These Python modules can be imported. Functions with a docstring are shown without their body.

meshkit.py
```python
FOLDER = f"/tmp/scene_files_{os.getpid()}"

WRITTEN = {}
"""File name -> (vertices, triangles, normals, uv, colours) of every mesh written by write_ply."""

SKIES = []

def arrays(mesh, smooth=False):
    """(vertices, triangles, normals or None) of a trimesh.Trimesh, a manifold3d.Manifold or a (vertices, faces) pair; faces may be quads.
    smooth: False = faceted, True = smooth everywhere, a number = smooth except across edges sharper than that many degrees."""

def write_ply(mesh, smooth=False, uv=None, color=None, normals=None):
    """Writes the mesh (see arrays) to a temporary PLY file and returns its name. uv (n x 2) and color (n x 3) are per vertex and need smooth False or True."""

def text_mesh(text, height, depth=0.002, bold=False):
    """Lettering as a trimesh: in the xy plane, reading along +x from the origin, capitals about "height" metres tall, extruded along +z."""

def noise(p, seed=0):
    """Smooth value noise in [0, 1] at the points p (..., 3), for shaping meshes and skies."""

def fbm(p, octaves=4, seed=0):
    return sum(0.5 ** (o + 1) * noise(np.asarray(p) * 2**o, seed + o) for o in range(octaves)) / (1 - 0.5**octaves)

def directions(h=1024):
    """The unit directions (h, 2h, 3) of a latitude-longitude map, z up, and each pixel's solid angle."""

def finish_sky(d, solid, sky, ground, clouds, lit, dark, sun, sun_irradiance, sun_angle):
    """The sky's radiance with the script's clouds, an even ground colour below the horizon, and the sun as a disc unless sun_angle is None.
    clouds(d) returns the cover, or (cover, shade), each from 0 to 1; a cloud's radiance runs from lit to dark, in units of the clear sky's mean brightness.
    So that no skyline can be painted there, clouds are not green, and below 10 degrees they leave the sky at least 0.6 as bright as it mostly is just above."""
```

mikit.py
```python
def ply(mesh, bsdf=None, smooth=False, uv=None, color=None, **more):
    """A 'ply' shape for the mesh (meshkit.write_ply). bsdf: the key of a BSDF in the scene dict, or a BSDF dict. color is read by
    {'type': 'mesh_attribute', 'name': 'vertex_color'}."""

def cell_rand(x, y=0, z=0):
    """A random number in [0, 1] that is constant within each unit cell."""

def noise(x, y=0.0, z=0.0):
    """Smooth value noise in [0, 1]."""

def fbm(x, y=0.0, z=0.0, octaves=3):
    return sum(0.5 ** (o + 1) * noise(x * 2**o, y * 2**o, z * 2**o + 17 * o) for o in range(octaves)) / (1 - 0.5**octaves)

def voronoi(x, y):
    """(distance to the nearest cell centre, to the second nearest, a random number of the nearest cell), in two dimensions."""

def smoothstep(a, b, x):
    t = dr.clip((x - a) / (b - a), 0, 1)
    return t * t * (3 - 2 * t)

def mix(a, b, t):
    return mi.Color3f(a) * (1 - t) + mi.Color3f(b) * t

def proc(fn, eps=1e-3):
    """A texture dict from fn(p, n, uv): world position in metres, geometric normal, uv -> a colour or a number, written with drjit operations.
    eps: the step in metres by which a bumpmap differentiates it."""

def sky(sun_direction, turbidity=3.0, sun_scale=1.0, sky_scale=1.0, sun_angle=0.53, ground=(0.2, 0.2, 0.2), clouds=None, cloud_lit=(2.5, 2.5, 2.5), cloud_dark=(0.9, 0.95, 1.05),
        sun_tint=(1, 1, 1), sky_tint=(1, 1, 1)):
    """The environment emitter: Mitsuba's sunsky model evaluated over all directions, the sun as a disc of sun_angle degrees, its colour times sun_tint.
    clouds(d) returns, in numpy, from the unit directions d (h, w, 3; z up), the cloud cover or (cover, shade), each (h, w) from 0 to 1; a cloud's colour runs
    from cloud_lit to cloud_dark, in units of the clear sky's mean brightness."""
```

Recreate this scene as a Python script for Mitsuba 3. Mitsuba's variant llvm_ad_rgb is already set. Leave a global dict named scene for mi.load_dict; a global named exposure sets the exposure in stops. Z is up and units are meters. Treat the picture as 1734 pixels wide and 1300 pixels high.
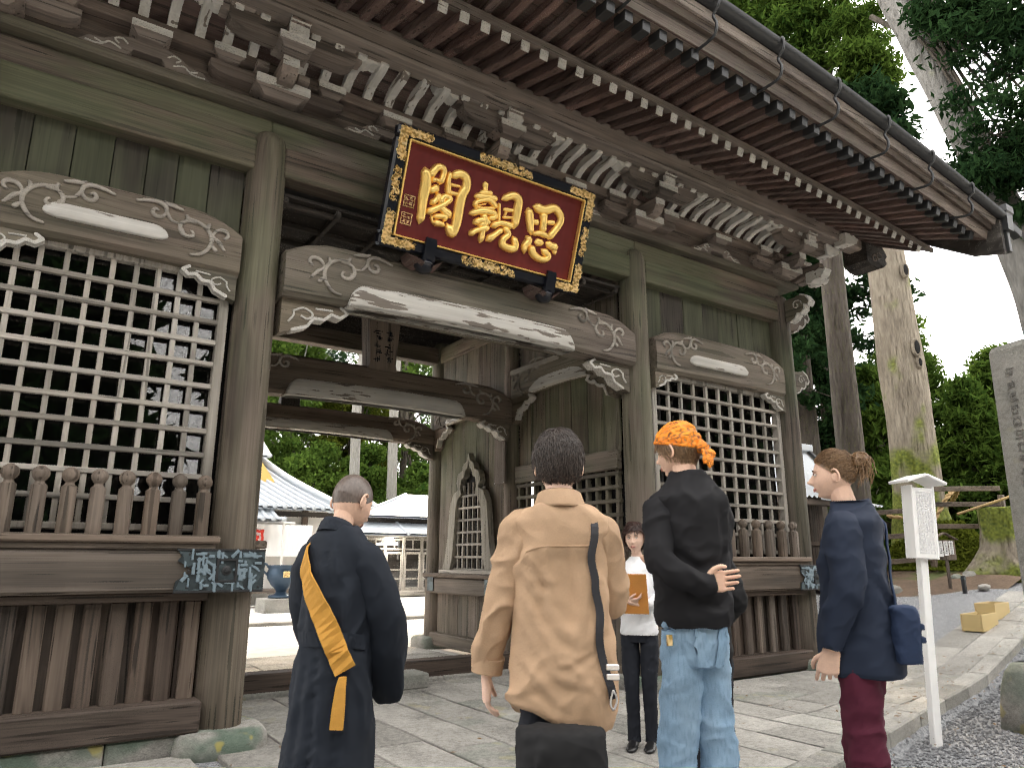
import math, random, numpy as np, trimesh, mitsuba as mi, drjit as dr, mikit, meshkit
import manifold3d as m3
from shapely.geometry import Polygon, LineString
rng = np.random.default_rng(7); random.seed(7)
T = mi.ScalarTransform4f
scene, labels = {}, {}
# ---------------------------------------------------------------- camera, sky, exposure
YAW, TILT, ROLL, EYE = .594, .238, .003, np.array([-3.455, -5.737, 1.268])
_r = np.array([math.cos(YAW), -math.sin(YAW), 0.])
_f = np.array([math.sin(YAW) * math.cos(TILT), math.cos(YAW) * math.cos(TILT), math.sin(TILT)])
_u = np.cross(_r, _f) * math.cos(ROLL) - _r * math.sin(ROLL)
scene['camera'] = {'type': 'perspective', 'fov': math.degrees(2 * math.atan(867 / 1219.6)), 'fov_axis': 'x', 'near_clip': .05, 'far_clip': 400.,
                   'to_world': T().look_at(origin=EYE.tolist(), target=(EYE + _f).tolist(), up=_u.tolist())}
scene['sky'] = mikit.sky((.55, .60, .80), turbidity=4, sun_scale=.22, sun_angle=10, clouds=lambda d: 1.0, cloud_lit=(2.58, 2.5, 2.40), ground=(.25, .25, .24), sky_tint=(1.03, 1., .95), sun_tint=(1.05, 1., .93))
exposure = 3.85

# ---------------------------------------------------------------- materials
def rgb(*c): return {'type': 'rgb', 'value': list(map(float, c))}
def princ(col, rough=.6, **k): return {'type': 'principled', 'base_color': col if isinstance(col, dict) else rgb(*col), 'roughness': rough, **k}
def two(b): return {'type': 'twosided', 'nested': b}
N, FB, SS, MX = mikit.noise, mikit.fbm, mikit.smoothstep, mikit.mix
# one wood for all timber: uv.x = grain axis (0 x, 1 y, 2 z) + seed, uv.y = kind + amount of green algae
WOODS = [((.050, .036, .028), (.245, .187, .146)),   # 0 weathered brown timber
         ((.190, .166, .138), (.500, .458, .402)),   # 1 pale bleached lattice
         ((.050, .029, .025), (.185, .112, .096)),   # 2 reddish rafters
         ((.36, .345, .31), (.62, .60, .565)),       # 3 old white paint
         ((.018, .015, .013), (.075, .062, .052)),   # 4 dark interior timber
         ((.042, .028, .022), (.152, .113, .089)),   # 5 brown boards
         ((.070, .053, .045), (.300, .236, .200))]   # 6 upper brackets
def wood_axes(p, uv):
    ax = dr.floor(uv.x)
    a = dr.select(ax < .5, p.x, dr.select(ax < 1.5, p.y, p.z))
    b = dr.select(ax < .5, p.y, p.x)
    c = dr.select(ax < 1.5, p.z, p.y)
    return a, b, c, (uv.x - ax) * 91.0
def wood_fn(p, n, uv):
    a, b, c, s = wood_axes(p, uv)
    k = dr.floor(uv.y); tint = uv.y - k
    w = N(a * .8 + s, b * 4, c * 4)
    g1 = N(a * 1.6 + s, b * 42 + w * 5, c * 42 + w * 5) * .5 + N(a * 3 + s, b * 130 + w * 9, c * 130 + w * 9) * .5
    g2 = N(a * .5 + s, b * 13 + w * 2, c * 13)
    bl = FB(p.x * 1.9 + s, p.y * 1.9, p.z * 1.9)
    t = dr.clip(.66 * g1 + .40 * g2 + .50 * bl - .26 + (N(s * 3.7) - .5) * .3, 0, 1)
    lo, hi = mi.Color3f(WOODS[0][0]), mi.Color3f(WOODS[0][1])
    for i in range(1, len(WOODS)):
        lo = dr.select(k == i, mi.Color3f(WOODS[i][0]), lo); hi = dr.select(k == i, mi.Color3f(WOODS[i][1]), hi)
    col = lo * (1 - t) + hi * t
    # cracks and flaked paint show the wood below
    crack = dr.maximum(SS(.78, .88, N(a * 2.4 + s, b * 60 + w * 4, c * 60 + 9)), SS(.74, .80, N(a * .7 + s, b * 26 + w * 3, c * 26 + 5)) * .8)
    stain = SS(.55, .80, FB(p.x * .8 + s * .3, p.y * .8, p.z * .8 + 4) + (N(a * .35, b * 7 + s, c * 7) - .5) * .5)
    flake = SS(.60, .68, N(a * 3.5 + s, b * 20, c * 20 + 3) * .55 + N(a * 11, b * 60 + s, c * 60) * .45 + (bl - .5) * .5 - .16 + .42 * tint)
    col = dr.select(k == 3, MX(col, mi.Color3f(.13, .105, .085), flake * .9), col * (1 - .62 * crack) * (1 - .45 * stain) * (.76 + .46 * N(s * 7.3)))
    col = MX(col, mi.Color3f(mi.luminance(col)) * mi.Color3f(1.02, 1., .95), dr.select(k == 3, 0., .38 * N(s * 2.9 + 4)))
    gr = tint * (.30 + .70 * SS(1.2, 3.6, p.z)) * SS(.30, .62, FB(p.x * 1.3, p.y * 1.3 + s, p.z * 1.1) * .8 + N(a * 1.2 + s, b * 17, c * 17) * .22)
    lum = .45 + .75 * t
    return dr.select(k == 3, col, MX(col, mi.Color3f(.120, .136, .078) * lum, dr.clip(gr, 0, .92)))
def wood_bump(p, n, uv):
    a, b, c, s = wood_axes(p, uv)
    return N(a * 1.6 + s, b * 46, c * 46) * .6 + N(a * 2.4 + s, b * 16, c * 16) * .8
scene['wood'] = two({'type': 'bumpmap', 'arbitrary': {'type': 'proc', **{k: v for k, v in mikit.proc(wood_bump, eps=2e-3).items() if k != 'type'}}, 'scale': .0028,
                     'nested': princ(mikit.proc(wood_fn), .72, specular=.3)})
def stone_fn(p, n, uv):
    s = uv.x * 53
    f = FB(p.x * 3 + s, p.y * 3, p.z * 3); g = N(p.x * 140, p.y * 140, p.z * 140); h = N(p.x * 38 + s, p.y * 38, p.z * 38)
    t = dr.clip(.55 * f + .42 * g + .30 * h - .14 - .12 * SS(.5, .7, FB(p.x * 1.1, p.y * 1.1, s)), 0, 1)
    col = MX(mi.Color3f(.12, .114, .104), mi.Color3f(.44, .425, .392), t) * (.82 + .36 * N(s * 5.1))
    gr = uv.y * SS(.35, .65, FB(p.x * 4, p.y * 4 + s, p.z * 5))
    li = uv.y * SS(.66, .74, FB(p.x * 7 + 4, p.y * 7 + s, p.z * 7))
    col = MX(col, mi.Color3f(.105, .150, .115) * (.6 + .7 * t), dr.clip(gr, 0, .9))
    return MX(col, mi.Color3f(.36, .31, .09), dr.clip(li * .8, 0, .8))
scene['stone'] = two(princ(mikit.proc(stone_fn), .85, specular=.25))
scene['white_lacquer'] = two(princ((.80, .80, .79), .45))
scene['copper_dark'] = two(princ((.035, .036, .038), .45, metallic=.4))
scene['lacquer_black'] = two(princ((.008, .009, .014), .22, specular=.5))
scene['gold'] = two(princ((1., .70, .22), .36, metallic=.72, specular=.6))
def brass_fn(p, n, uv):
    return MX(mi.Color3f(.45, .30, .10), mi.Color3f(.95, .74, .40), SS(.25, .7, N(p.x * 60, p.y * 60, p.z * 60)))
scene['brass'] = two(princ(mikit.proc(brass_fn), .34, metallic=.85))
def redfn(p, n, uv): return MX(mi.Color3f(.085, .010, .010), mi.Color3f(.125, .018, .016), N(p.x * 40, p.y * 3, p.z * 3) * .5 + FB(p.x * 2, p.y * 2, p.z * 2) * .5)
scene['red_lacquer'] = two(princ(mikit.proc(redfn), .55, specular=.2))
def copper_fn(p, n, uv):
    v = mikit.voronoi(p.x * 18 + p.y * 9, p.z * 18)
    t = .55 * v[2] + .45 * FB(p.x * 9, p.y * 9, p.z * 9)
    return MX(mi.Color3f(.030, .038, .042), mi.Color3f(.10, .135, .15), SS(.25, .95, t))
scene['patina'] = two(princ(mikit.proc(copper_fn), .42, metallic=.5))
scene['patina_light'] = two(princ((.21, .275, .32), .4, metallic=.3))
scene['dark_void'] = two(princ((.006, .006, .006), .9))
scene['pane'] = {'type': 'thindielectric', 'int_ior': 1.5}

# ---------------------------------------------------------------- helpers
_count = {}
def key_of(name, parent=None):
    base = name if parent is None else parent + '__' + name
    k = _count.get(base, -1) + 1; _count[base] = k
    return base if k == 0 else f'{base}_{k:03d}'
def tag(key, label=None, cat=None, group=None, kind=None):
    d = labels.setdefault(key, {})
    for a, b in (('label', label), ('category', cat), ('group', group), ('kind', kind)):
        if b: d[a] = b
    return key
def thing(name, label, cat, group=None): return tag(key_of(name), label, cat, group)
def vf(m):
    if hasattr(m, 'to_mesh'):
        q = m.to_mesh(); return np.array(q.vert_properties[:, :3], float), np.array(q.tri_verts, int)
    if isinstance(m, trimesh.Trimesh): return np.array(m.vertices), np.array(m.faces)
    v, f = np.asarray(m[0], float), np.asarray(m[1], int)
    if f.shape[1] == 4: f = np.vstack([f[:, [0, 1, 2]], f[:, [0, 2, 3]]])
    return v, f
def join(ms):
    V, F, at = [], [], 0
    for m in ms:
        v, f = vf(m); V.append(v); F.append(f + at); at += len(v)
    return np.vstack(V), np.vstack(F)
def move(m, t=(0, 0, 0), rz=0., s=1., R=None):
    v, f = vf(m); v = v * s
    if R is not None: v = v @ np.asarray(R).T
    c, q = math.cos(rz), math.sin(rz)
    v = v @ np.array([[c, -q, 0], [q, c, 0], [0, 0, 1.]]).T + np.asarray(t, float)
    return v, f
def rot(ax, a):
    c, s = math.cos(a), math.sin(a)
    return np.array({'x': [[1, 0, 0], [0, c, -s], [0, s, c]], 'y': [[c, 0, s], [0, 1, 0], [-s, 0, c]], 'z': [[c, -s, 0], [s, c, 0], [0, 0, 1]]}[ax], float)
def add(name, mesh, bsdf, parent=None, smooth=False, uv=None, **k):
    key = key_of(name, parent)
    v, f = vf(mesh)
    if uv is not None: k['uv'] = np.tile(np.asarray(uv, float), (len(v), 1))
    scene[key] = mikit.ply((v, f), bsdf, smooth=smooth, **k)
    return key
def W(axis, kind=0, green=0., seed=None):
    return ('xyz'.index(axis) + (rng.random() * .98 if seed is None else seed), kind + min(green, .98))
def wood(name, mesh, parent, axis='x', kind=0, green=0., smooth=False, seed=None):
    return add(name, mesh, 'wood', parent, smooth, W(axis, kind, green, seed))
def stone(name, mesh, parent=None, moss=0., smooth=False):
    return add(name, mesh, 'stone', parent, smooth, (rng.random(), moss))
_cb = None
def cbox(x0, x1, y0, y1, z0, z1, c=.008):
    """a chamfered box"""
    global _cb
    h = np.array([(x1 - x0) / 2, (y1 - y0) / 2, (z1 - z0) / 2]); c = min(c, .45 * h.min())
    sg = np.array([[a, b, d] for a in (-1, 1) for b in (-1, 1) for d in (-1, 1)], float)
    if _cb is None:
        q = np.vstack([sg * (np.array([1., 1, 1]) - .1 * (1 - np.eye(3)[i])) for i in range(3)])
        hull = trimesh.convex.convex_hull(q)
        idx = [int(np.argmin(np.abs(q - p).sum(1))) for p in hull.vertices]
        _cb = np.array(idx)[hull.faces]
    v = np.vstack([sg * (h - c * (1 - np.eye(3)[i])) for i in range(3)])
    return v + np.array([(x0 + x1) / 2, (y0 + y1) / 2, (z0 + z1) / 2]), _cb
def box(x0, x1, y0, y1, z0, z1):
    v = np.array([[x, y, z] for x in (x0, x1) for y in (y0, y1) for z in (z0, z1)], float)
    return v, np.array([[0, 1, 3], [0, 3, 2], [4, 6, 7], [4, 7, 5], [0, 4, 5], [0, 5, 1], [2, 3, 7], [2, 7, 6], [0, 2, 6], [0, 6, 4], [1, 5, 7], [1, 7, 3]])
def beam(p0, p1, w, h, c=.006):
    """a chamfered bar between two points, w across, h high"""
    p0, p1 = np.array(p0, float), np.array(p1, float); d = p1 - p0; L = np.linalg.norm(d); d /= L
    x = np.cross(d, [0, 0, 1.]) if abs(d[2]) < .95 else np.cross(d, [0, 1., 0]); x /= np.linalg.norm(x); z = np.cross(x, d)
    v, f = cbox(-w / 2, w / 2, 0, L, -h / 2, h / 2, c)
    return p0 + v @ np.array([x, d, z]), f
def prism(poly, t0, t1, plane='xz'):
    """polygon (list of 2-d points) extruded from t0 to t1 along the axis that is not in the plane"""
    P = Polygon(poly).buffer(0)
    P = max(P.geoms, key=lambda g: g.area) if hasattr(P, 'geoms') else P
    v, f = vf(trimesh.creation.extrude_polygon(P, abs(t1 - t0), engine='earcut'))
    a = min(t0, t1)
    if plane == 'xz': return np.stack([v[:, 0], a + v[:, 2], v[:, 1]], 1), f[:, ::-1]
    if plane == 'yz': return np.stack([a + v[:, 2], v[:, 0], v[:, 1]], 1), f
    return np.stack([v[:, 0], v[:, 1], a + v[:, 2]], 1), f
def loft(rings, cap=True):
    """rings (k, n, 3) of points joined to a tube"""
    R = np.asarray(rings, float); k, n = R.shape[:2]
    v = R.reshape(-1, 3); i = np.arange(n); F = []
    for a in range(k - 1):
        F.append(np.stack([a * n + i, a * n + (i + 1) % n, (a + 1) * n + (i + 1) % n], 1)); F.append(np.stack([a * n + i, (a + 1) * n + (i + 1) % n, (a + 1) * n + i], 1))
    if cap:
        v = np.vstack([v, R[0].mean(0), R[-1].mean(0)])
        F.append(np.stack([(i + 1) % n, i, i * 0 + k * n], 1)); F.append(np.stack([(k - 1) * n + i, (k - 1) * n + (i + 1) % n, i * 0 + k * n + 1], 1))
    return v, np.vstack(F)
def lathe(prof, n=24, at=(0, 0, 0), cap=True):
    a = np.arange(n) / n * 2 * np.pi
    return loft([np.stack([r * np.cos(a), r * np.sin(a), a * 0 + z], 1) + np.asarray(at, float) for r, z in prof], cap)
def smooth_path(pts, n=6):
    P = np.asarray(pts, float)
    if len(P) < 3: return P
    Q = np.vstack([2 * P[0] - P[1], P, 2 * P[-1] - P[-2]]); out = []
    for i in range(1, len(Q) - 2):
        a, b, c, d = Q[i - 1:i + 3]
        for t in np.arange(n) / n: out.append(.5 * (2 * b + (c - a) * t + (2 * a - 5 * b + 4 * c - d) * t * t + (3 * b - a - 3 * c + d) * t ** 3))
    return np.array(out + [P[-1]])
def tube(pts, r, n=8, cap=True, flat=None):
    """tube along points; r a number or one per point; flat = (unit normal, factor) squashes the section along that normal"""
    P = np.asarray(pts, float); r = np.broadcast_to(np.asarray(r, float), (len(P),))
    d = np.gradient(P, axis=0); d /= np.linalg.norm(d, axis=1, keepdims=True) + 1e-12
    u = np.cross(d[0], [0, 0, 1.] if abs(d[0][2]) < .9 else [1., 0, 0]); u /= np.linalg.norm(u); a = np.arange(n) / n * 2 * np.pi; rings = []
    for p, t, q in zip(P, d, r):
        u = u - t * (u @ t); u /= np.linalg.norm(u) + 1e-12; w = np.cross(t, u)
        off = q * (np.cos(a)[:, None] * u + np.sin(a)[:, None] * w)
        if flat is not None: nn = np.asarray(flat[0], float); off = off - np.outer(off @ nn, nn) * (1 - flat[1])
        rings.append(p + off)
    return loft(rings, cap)
def noise3(p, s=1., seed=0): return meshkit.noise(np.asarray(p) * s, seed) - .5
# ================================================================ ground and paving
def terr(x, y):
    x, y = np.asarray(x, float), np.asarray(y, float)
    t = np.maximum(0, (x - 4.9) + (y + .9) * .18); s = np.where(t < 1, t * t / 2, t - .5); z = .135 * s
    z = np.where(z > 1., 1. + .3 * (z - 1.), z); f = np.clip((y - 5) / 4, 0, 1)
    return np.minimum(z, 6.) * (1 - f * f * (3 - 2 * f))
def gravel_fn(p, n, uv):
    v = mikit.voronoi(p.x * 46, p.y * 46); w = mikit.voronoi(p.x * 110, p.y * 110)
    c = MX(mi.Color3f(.10, .104, .113), mi.Color3f(.33, .335, .345), dr.clip(v[2] * .6 + w[2] * .4, 0, 1)) * (.55 + .6 * SS(.02, .22, v[1] - v[0]))
    pale = dr.maximum(SS(2.2, 4.5, p.y), SS(-5.6, -7.2, p.y))
    return MX(c, MX(mi.Color3f(.50, .485, .45), mi.Color3f(.66, .645, .61), FB(p.x * 8, p.y * 8, 0.)), pale)
def gravel_bump(p, n, uv): return dr.minimum(mikit.voronoi(p.x * 46, p.y * 46)[0], .6)
scene['gravel_mat'] = two({'type': 'bumpmap', 'arbitrary': mikit.proc(gravel_bump, eps=2e-3), 'scale': -.012, 'nested': princ(mikit.proc(gravel_fn), .85)})
def soil_fn(p, n, uv):
    f = FB(p.x * 3, p.y * 3, p.z * 3); g = N(p.x * 35, p.y * 35, p.z * 35)
    c = MX(mi.Color3f(.05, .035, .024), mi.Color3f(.16, .11, .075), dr.clip(f * .6 + g * .5 - .05, 0, 1))
    return MX(c, mi.Color3f(.06, .085, .02), SS(.5, .62, FB(p.x * 1.1 + 7, p.y * 1.1, 0.)) * .8)
scene['soil'] = two(princ(mikit.proc(soil_fn), .95))
KQ = np.array([[-6, -7.], [-1.2, -3.6], [-.3, -3.12], [.6, -2.72], [1.46, -2.55], [2.74, -2.22], [4.2, -1.86], [5.6, -1.55], [7.2, -1.25], [9, -.95], [11, -.6], [14, 0]])
def sheet(xs, ys, dz, fn=terr, rough=0.):
    X, Y = np.meshgrid(xs, ys, indexing='ij'); Z = fn(X, Y) + dz
    v = np.stack([X, Y, Z], -1).reshape(-1, 3); 
    if rough: v[:, 2] += rough * noise3(v * [1, 1, 0], 1.6, 4)
    n, m = len(xs), len(ys); i, j = np.meshgrid(np.arange(n - 1), np.arange(m - 1), indexing='ij'); a = (i * m + j).ravel()
    return v, np.stack([a, a + m, a + m + 1, a + 1], 1)
gx = np.concatenate([[-90, -40, -15], np.arange(-8, 20, .2), [22, 26, 32, 40, 60, 90]]); gy = np.concatenate([[-90, -40, -15], np.arange(-8, 0, .08), np.arange(0, 22, .5), [26, 32, 40, 60, 90]])
def low(x, y): return terr(x, y) - .11 * np.clip((np.interp(x, KQ[:, 0], KQ[:, 1]) - .06 - y) / .08, 0, 1) * np.clip((x + 2.) / 1., 0, 1) * np.clip((11 - x) / 3, 0, 1)
k = add('ground', sheet(gx, gy, -.035, low), 'gravel_mat', smooth=True); tag(k, kind='structure')
def bankz(x, y): return terr(x, y) + .0
k = add('soil_bank', sheet(np.arange(9.5, 34, .4), np.arange(.3, 4.9, .25), .02, lambda x, y: terr(x, y) - .12 + .14 * np.clip((x - 10 + .8 * (y - 1)) / 1.2, 0, 1), .10), 'soil', smooth=True); tag(k, kind='structure')
PV = key_of('pavement'); tag(PV, kind='structure')
_kl = [(x, y + .11) for x, y in KQ]
AREA_A = Polygon(_kl[2:7] + [(2.30, -1.9), (2.30, 9), (-9, 9), (-9, -9), (-6, -7)]).buffer(0).intersection(Polygon([(-9, -9), (2.30, -9), (2.30, 9), (-9, 9)]))
AREA_B = Polygon([(2.305, -2.23)] + _kl[6:] + [(14, 3), (2.305, 3)]).buffer(0)
def slab(x0, x1, y0, y1, top=.0, tilt=.003, rotz=0, org=(0, 0), area=None):
    c, s = math.cos(rotz), math.sin(rotz); R2 = np.array([[c, s], [-s, c]]); g = .005
    P = Polygon((np.array([(x0 + g, y0 + g), (x1 - g, y0 + g), (x1 - g, y1 - g), (x0 + g, y1 - g)]) - org) @ R2 + org); Q = P if area is None else P.intersection(area)
    if Q.area < .02 or Q.geom_type != 'Polygon': return
    if Q.area > P.area * .995:
        v, f = cbox(x0 + g, x1 - g, y0 + g, y1 - g, -.09, 0, .007); v = v.copy(); v[:, :2] = (v[:, :2] - org) @ R2 + org
    else:
        v, f = prism(list(Q.buffer(-.003).exterior.coords), -.09, 0., 'xy')
    v[:, 2] += terr(v[:, 0], v[:, 1]) + top + rng.uniform(-.003, .003) + rng.uniform(-tilt, tilt) * (v[:, 0] - v[:, 0].mean())
    add('paving_slab', (v, f), 'stone', PV, uv=(rng.random(), rng.choice([.0, .1, .25], p=[.6, .3, .1])))
pos_x = np.arange(-2.15, 2.30, .445)
for x in pos_x:
    y = -3.9 + rng.uniform(0, .6)
    while y < 1.5:
        L = rng.uniform(.75, 1.15); y1 = min(y + L, 1.54)
        slab(x, x + .44, y, y1, area=AREA_A)
        y = y1
for r, y in enumerate((-.62, -1.10, -1.58)):
    x = -5.2 + rng.uniform(0, .5)
    while x < -2.2:
        x1 = min(x + rng.uniform(.8, 1.2), -2.155); slab(x, x1, y - (.48 if r else .48), y, 0); x = x1
# right hand path: rows that run along the gate, drifting outwards
ang = math.radians(9.5); o = np.array([2.28, -.5])
for r in range(7):
    x = 2.28 + rng.uniform(0, .3) - .9
    while x < 10.6:
        x1 = x + rng.uniform(.75, 1.2); y0 = -.46 - .40 * (r + 1); ctr = np.array([(x + x1) / 2, y0 + .2]) - o
        cx = o[0] + ctr[0] * math.cos(ang) - ctr[1] * math.sin(ang)
        if not (cx > 5.4 and r < 2): slab(x, x1, y0, y0 + .40, .0, rotz=ang, org=o, area=AREA_B)
        x = x1
for x0, x1, y0, y1 in ((2.26, 4.9, -.52, -.2), (-5.0, -2.3, -.58, -.18)):
    e = np.linspace(x0, x1, 5)
    for a, b in zip(e[:-1], e[1:]): slab(a, b, y0, y1, .0)
for x in (-1.7, -.85, 0, .85):
    for y in (1.96, 2.8, 3.65): slab(x, x + .85, y, y + .83, .0)
# kerb stones along the path
k = key_of('kerb'); tag(k, kind='structure')
q = np.array([[-1.2, -3.6], [-.3, -3.12], [.6, -2.72], [1.46, -2.55], [2.74, -2.22], [4.2, -1.86], [5.6, -1.55], [7.2, -1.25], [9, -.95], [11, -.6]])
ll = np.concatenate([[0], np.cumsum(np.linalg.norm(np.diff(q, axis=0), axis=1))]); st = np.arange(0, ll[-1], .9)
kp = np.stack([np.interp(st, ll, q[:, 0]), np.interp(st, ll, q[:, 1])], 1)
for a, b in zip(kp[:-1], kp[1:]):
    d = (b - a) / np.linalg.norm(b - a)
    m = beam((*(a + d * .006), 0), (*(b - d * .006), 0), .20, .26, .014); v = m[0].copy(); v[:, 2] += terr(v[:, 0], v[:, 1]) - .11
    add('kerb_stone', (v, m[1]), 'stone', k, uv=(rng.random(), .1))
# loose gravel in front of the kerb
r_ = np.random.default_rng(3); n = 42000
px, py = r_.uniform(-.4, 8, n), r_.uniform(-5.4, -1.2, n)
kz = np.interp(px, q[:, 0], q[:, 1]); ok = (py < kz - .11); px, py = px[ok], py[ok]
o_ = np.array([[1, 0, 0], [-1, 0, 0], [0, 1, 0], [0, -1, 0], [0, 0, 1], [0, 0, -1.]]); of = np.array([[0, 2, 4], [2, 1, 4], [1, 3, 4], [3, 0, 4], [2, 0, 5], [1, 2, 5], [3, 1, 5], [0, 3, 5]])
m = len(px); sc = r_.uniform(.007, .018, (m, 1, 1)) * r_.uniform(.6, 1.2, (m, 6, 3)); a = r_.uniform(0, 6.28, m); R = np.zeros((m, 3, 3)); R[:, 0, 0] = R[:, 1, 1] = np.cos(a); R[:, 0, 1] = -np.sin(a); R[:, 1, 0] = np.sin(a); R[:, 2, 2] = .7
V = np.einsum('mij,mkj->mki', R, o_[None] * sc) + np.stack([px, py, low(px, py) - .028], 1)[:, None]
F = (of[None] + 6 * np.arange(m)[:, None, None]).reshape(-1, 3); key = key_of('gravel')
def pebble_fn(p, n, uv): return MX(mi.Color3f(.055, .057, .063), mi.Color3f(.30, .305, .32), uv.x * uv.x * .8 + .3 * N(p.x * 120, p.y * 120, p.z * 120))
scene['pebble'] = two(princ(mikit.proc(pebble_fn), .8)); scene[key] = mikit.ply((V.reshape(-1, 3), F), 'pebble', uv=np.repeat(np.stack([r_.random(m), m * [0.]], 1), 6, 0)); tag(key, 'loose grey gravel strewn between the kerb and the stone pillar', 'gravel', kind='stuff')
scene['dry_leaf'] = two(princ((.15, .085, .035), .85))
r_ = np.random.default_rng(19); n = 420; C = np.stack([np.concatenate([r_.uniform(-5, 10, n - 160), r_.uniform(2.3, 9, 160)]), np.zeros(n), np.zeros(n)], 1)
C[:, 1] = np.where(np.arange(n) < n - 160, r_.uniform(-5.5, -.25, n), np.interp(C[:, 0], KQ[:, 0], KQ[:, 1]) + r_.normal(.1, .25, n)); C[:, 2] = low(C[:, 0], C[:, 1]) + .042
a = r_.uniform(0, 6.28, n); L = r_.uniform(.012, .03, n); d = np.stack([np.cos(a), np.sin(a), r_.uniform(-.15, .15, n)], 1) * L[:, None]; w = np.stack([-np.sin(a), np.cos(a), r_.uniform(-.3, .3, n)], 1) * L[:, None] * .45
V = np.stack([C - d, C + w + [0, 0, .002], C + d, C - w + [0, 0, .002]], 1).reshape(-1, 3); i = 4 * np.arange(n)
key = key_of('fallen_leaves'); scene[key] = mikit.ply((V, np.vstack([np.stack([i, i + 1, i + 2], 1), np.stack([i, i + 2, i + 3], 1)])), 'dry_leaf'); tag(key, 'small dry brown leaves and twigs scattered over the paving and gravel', 'fallen leaves', kind='stuff')
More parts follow.
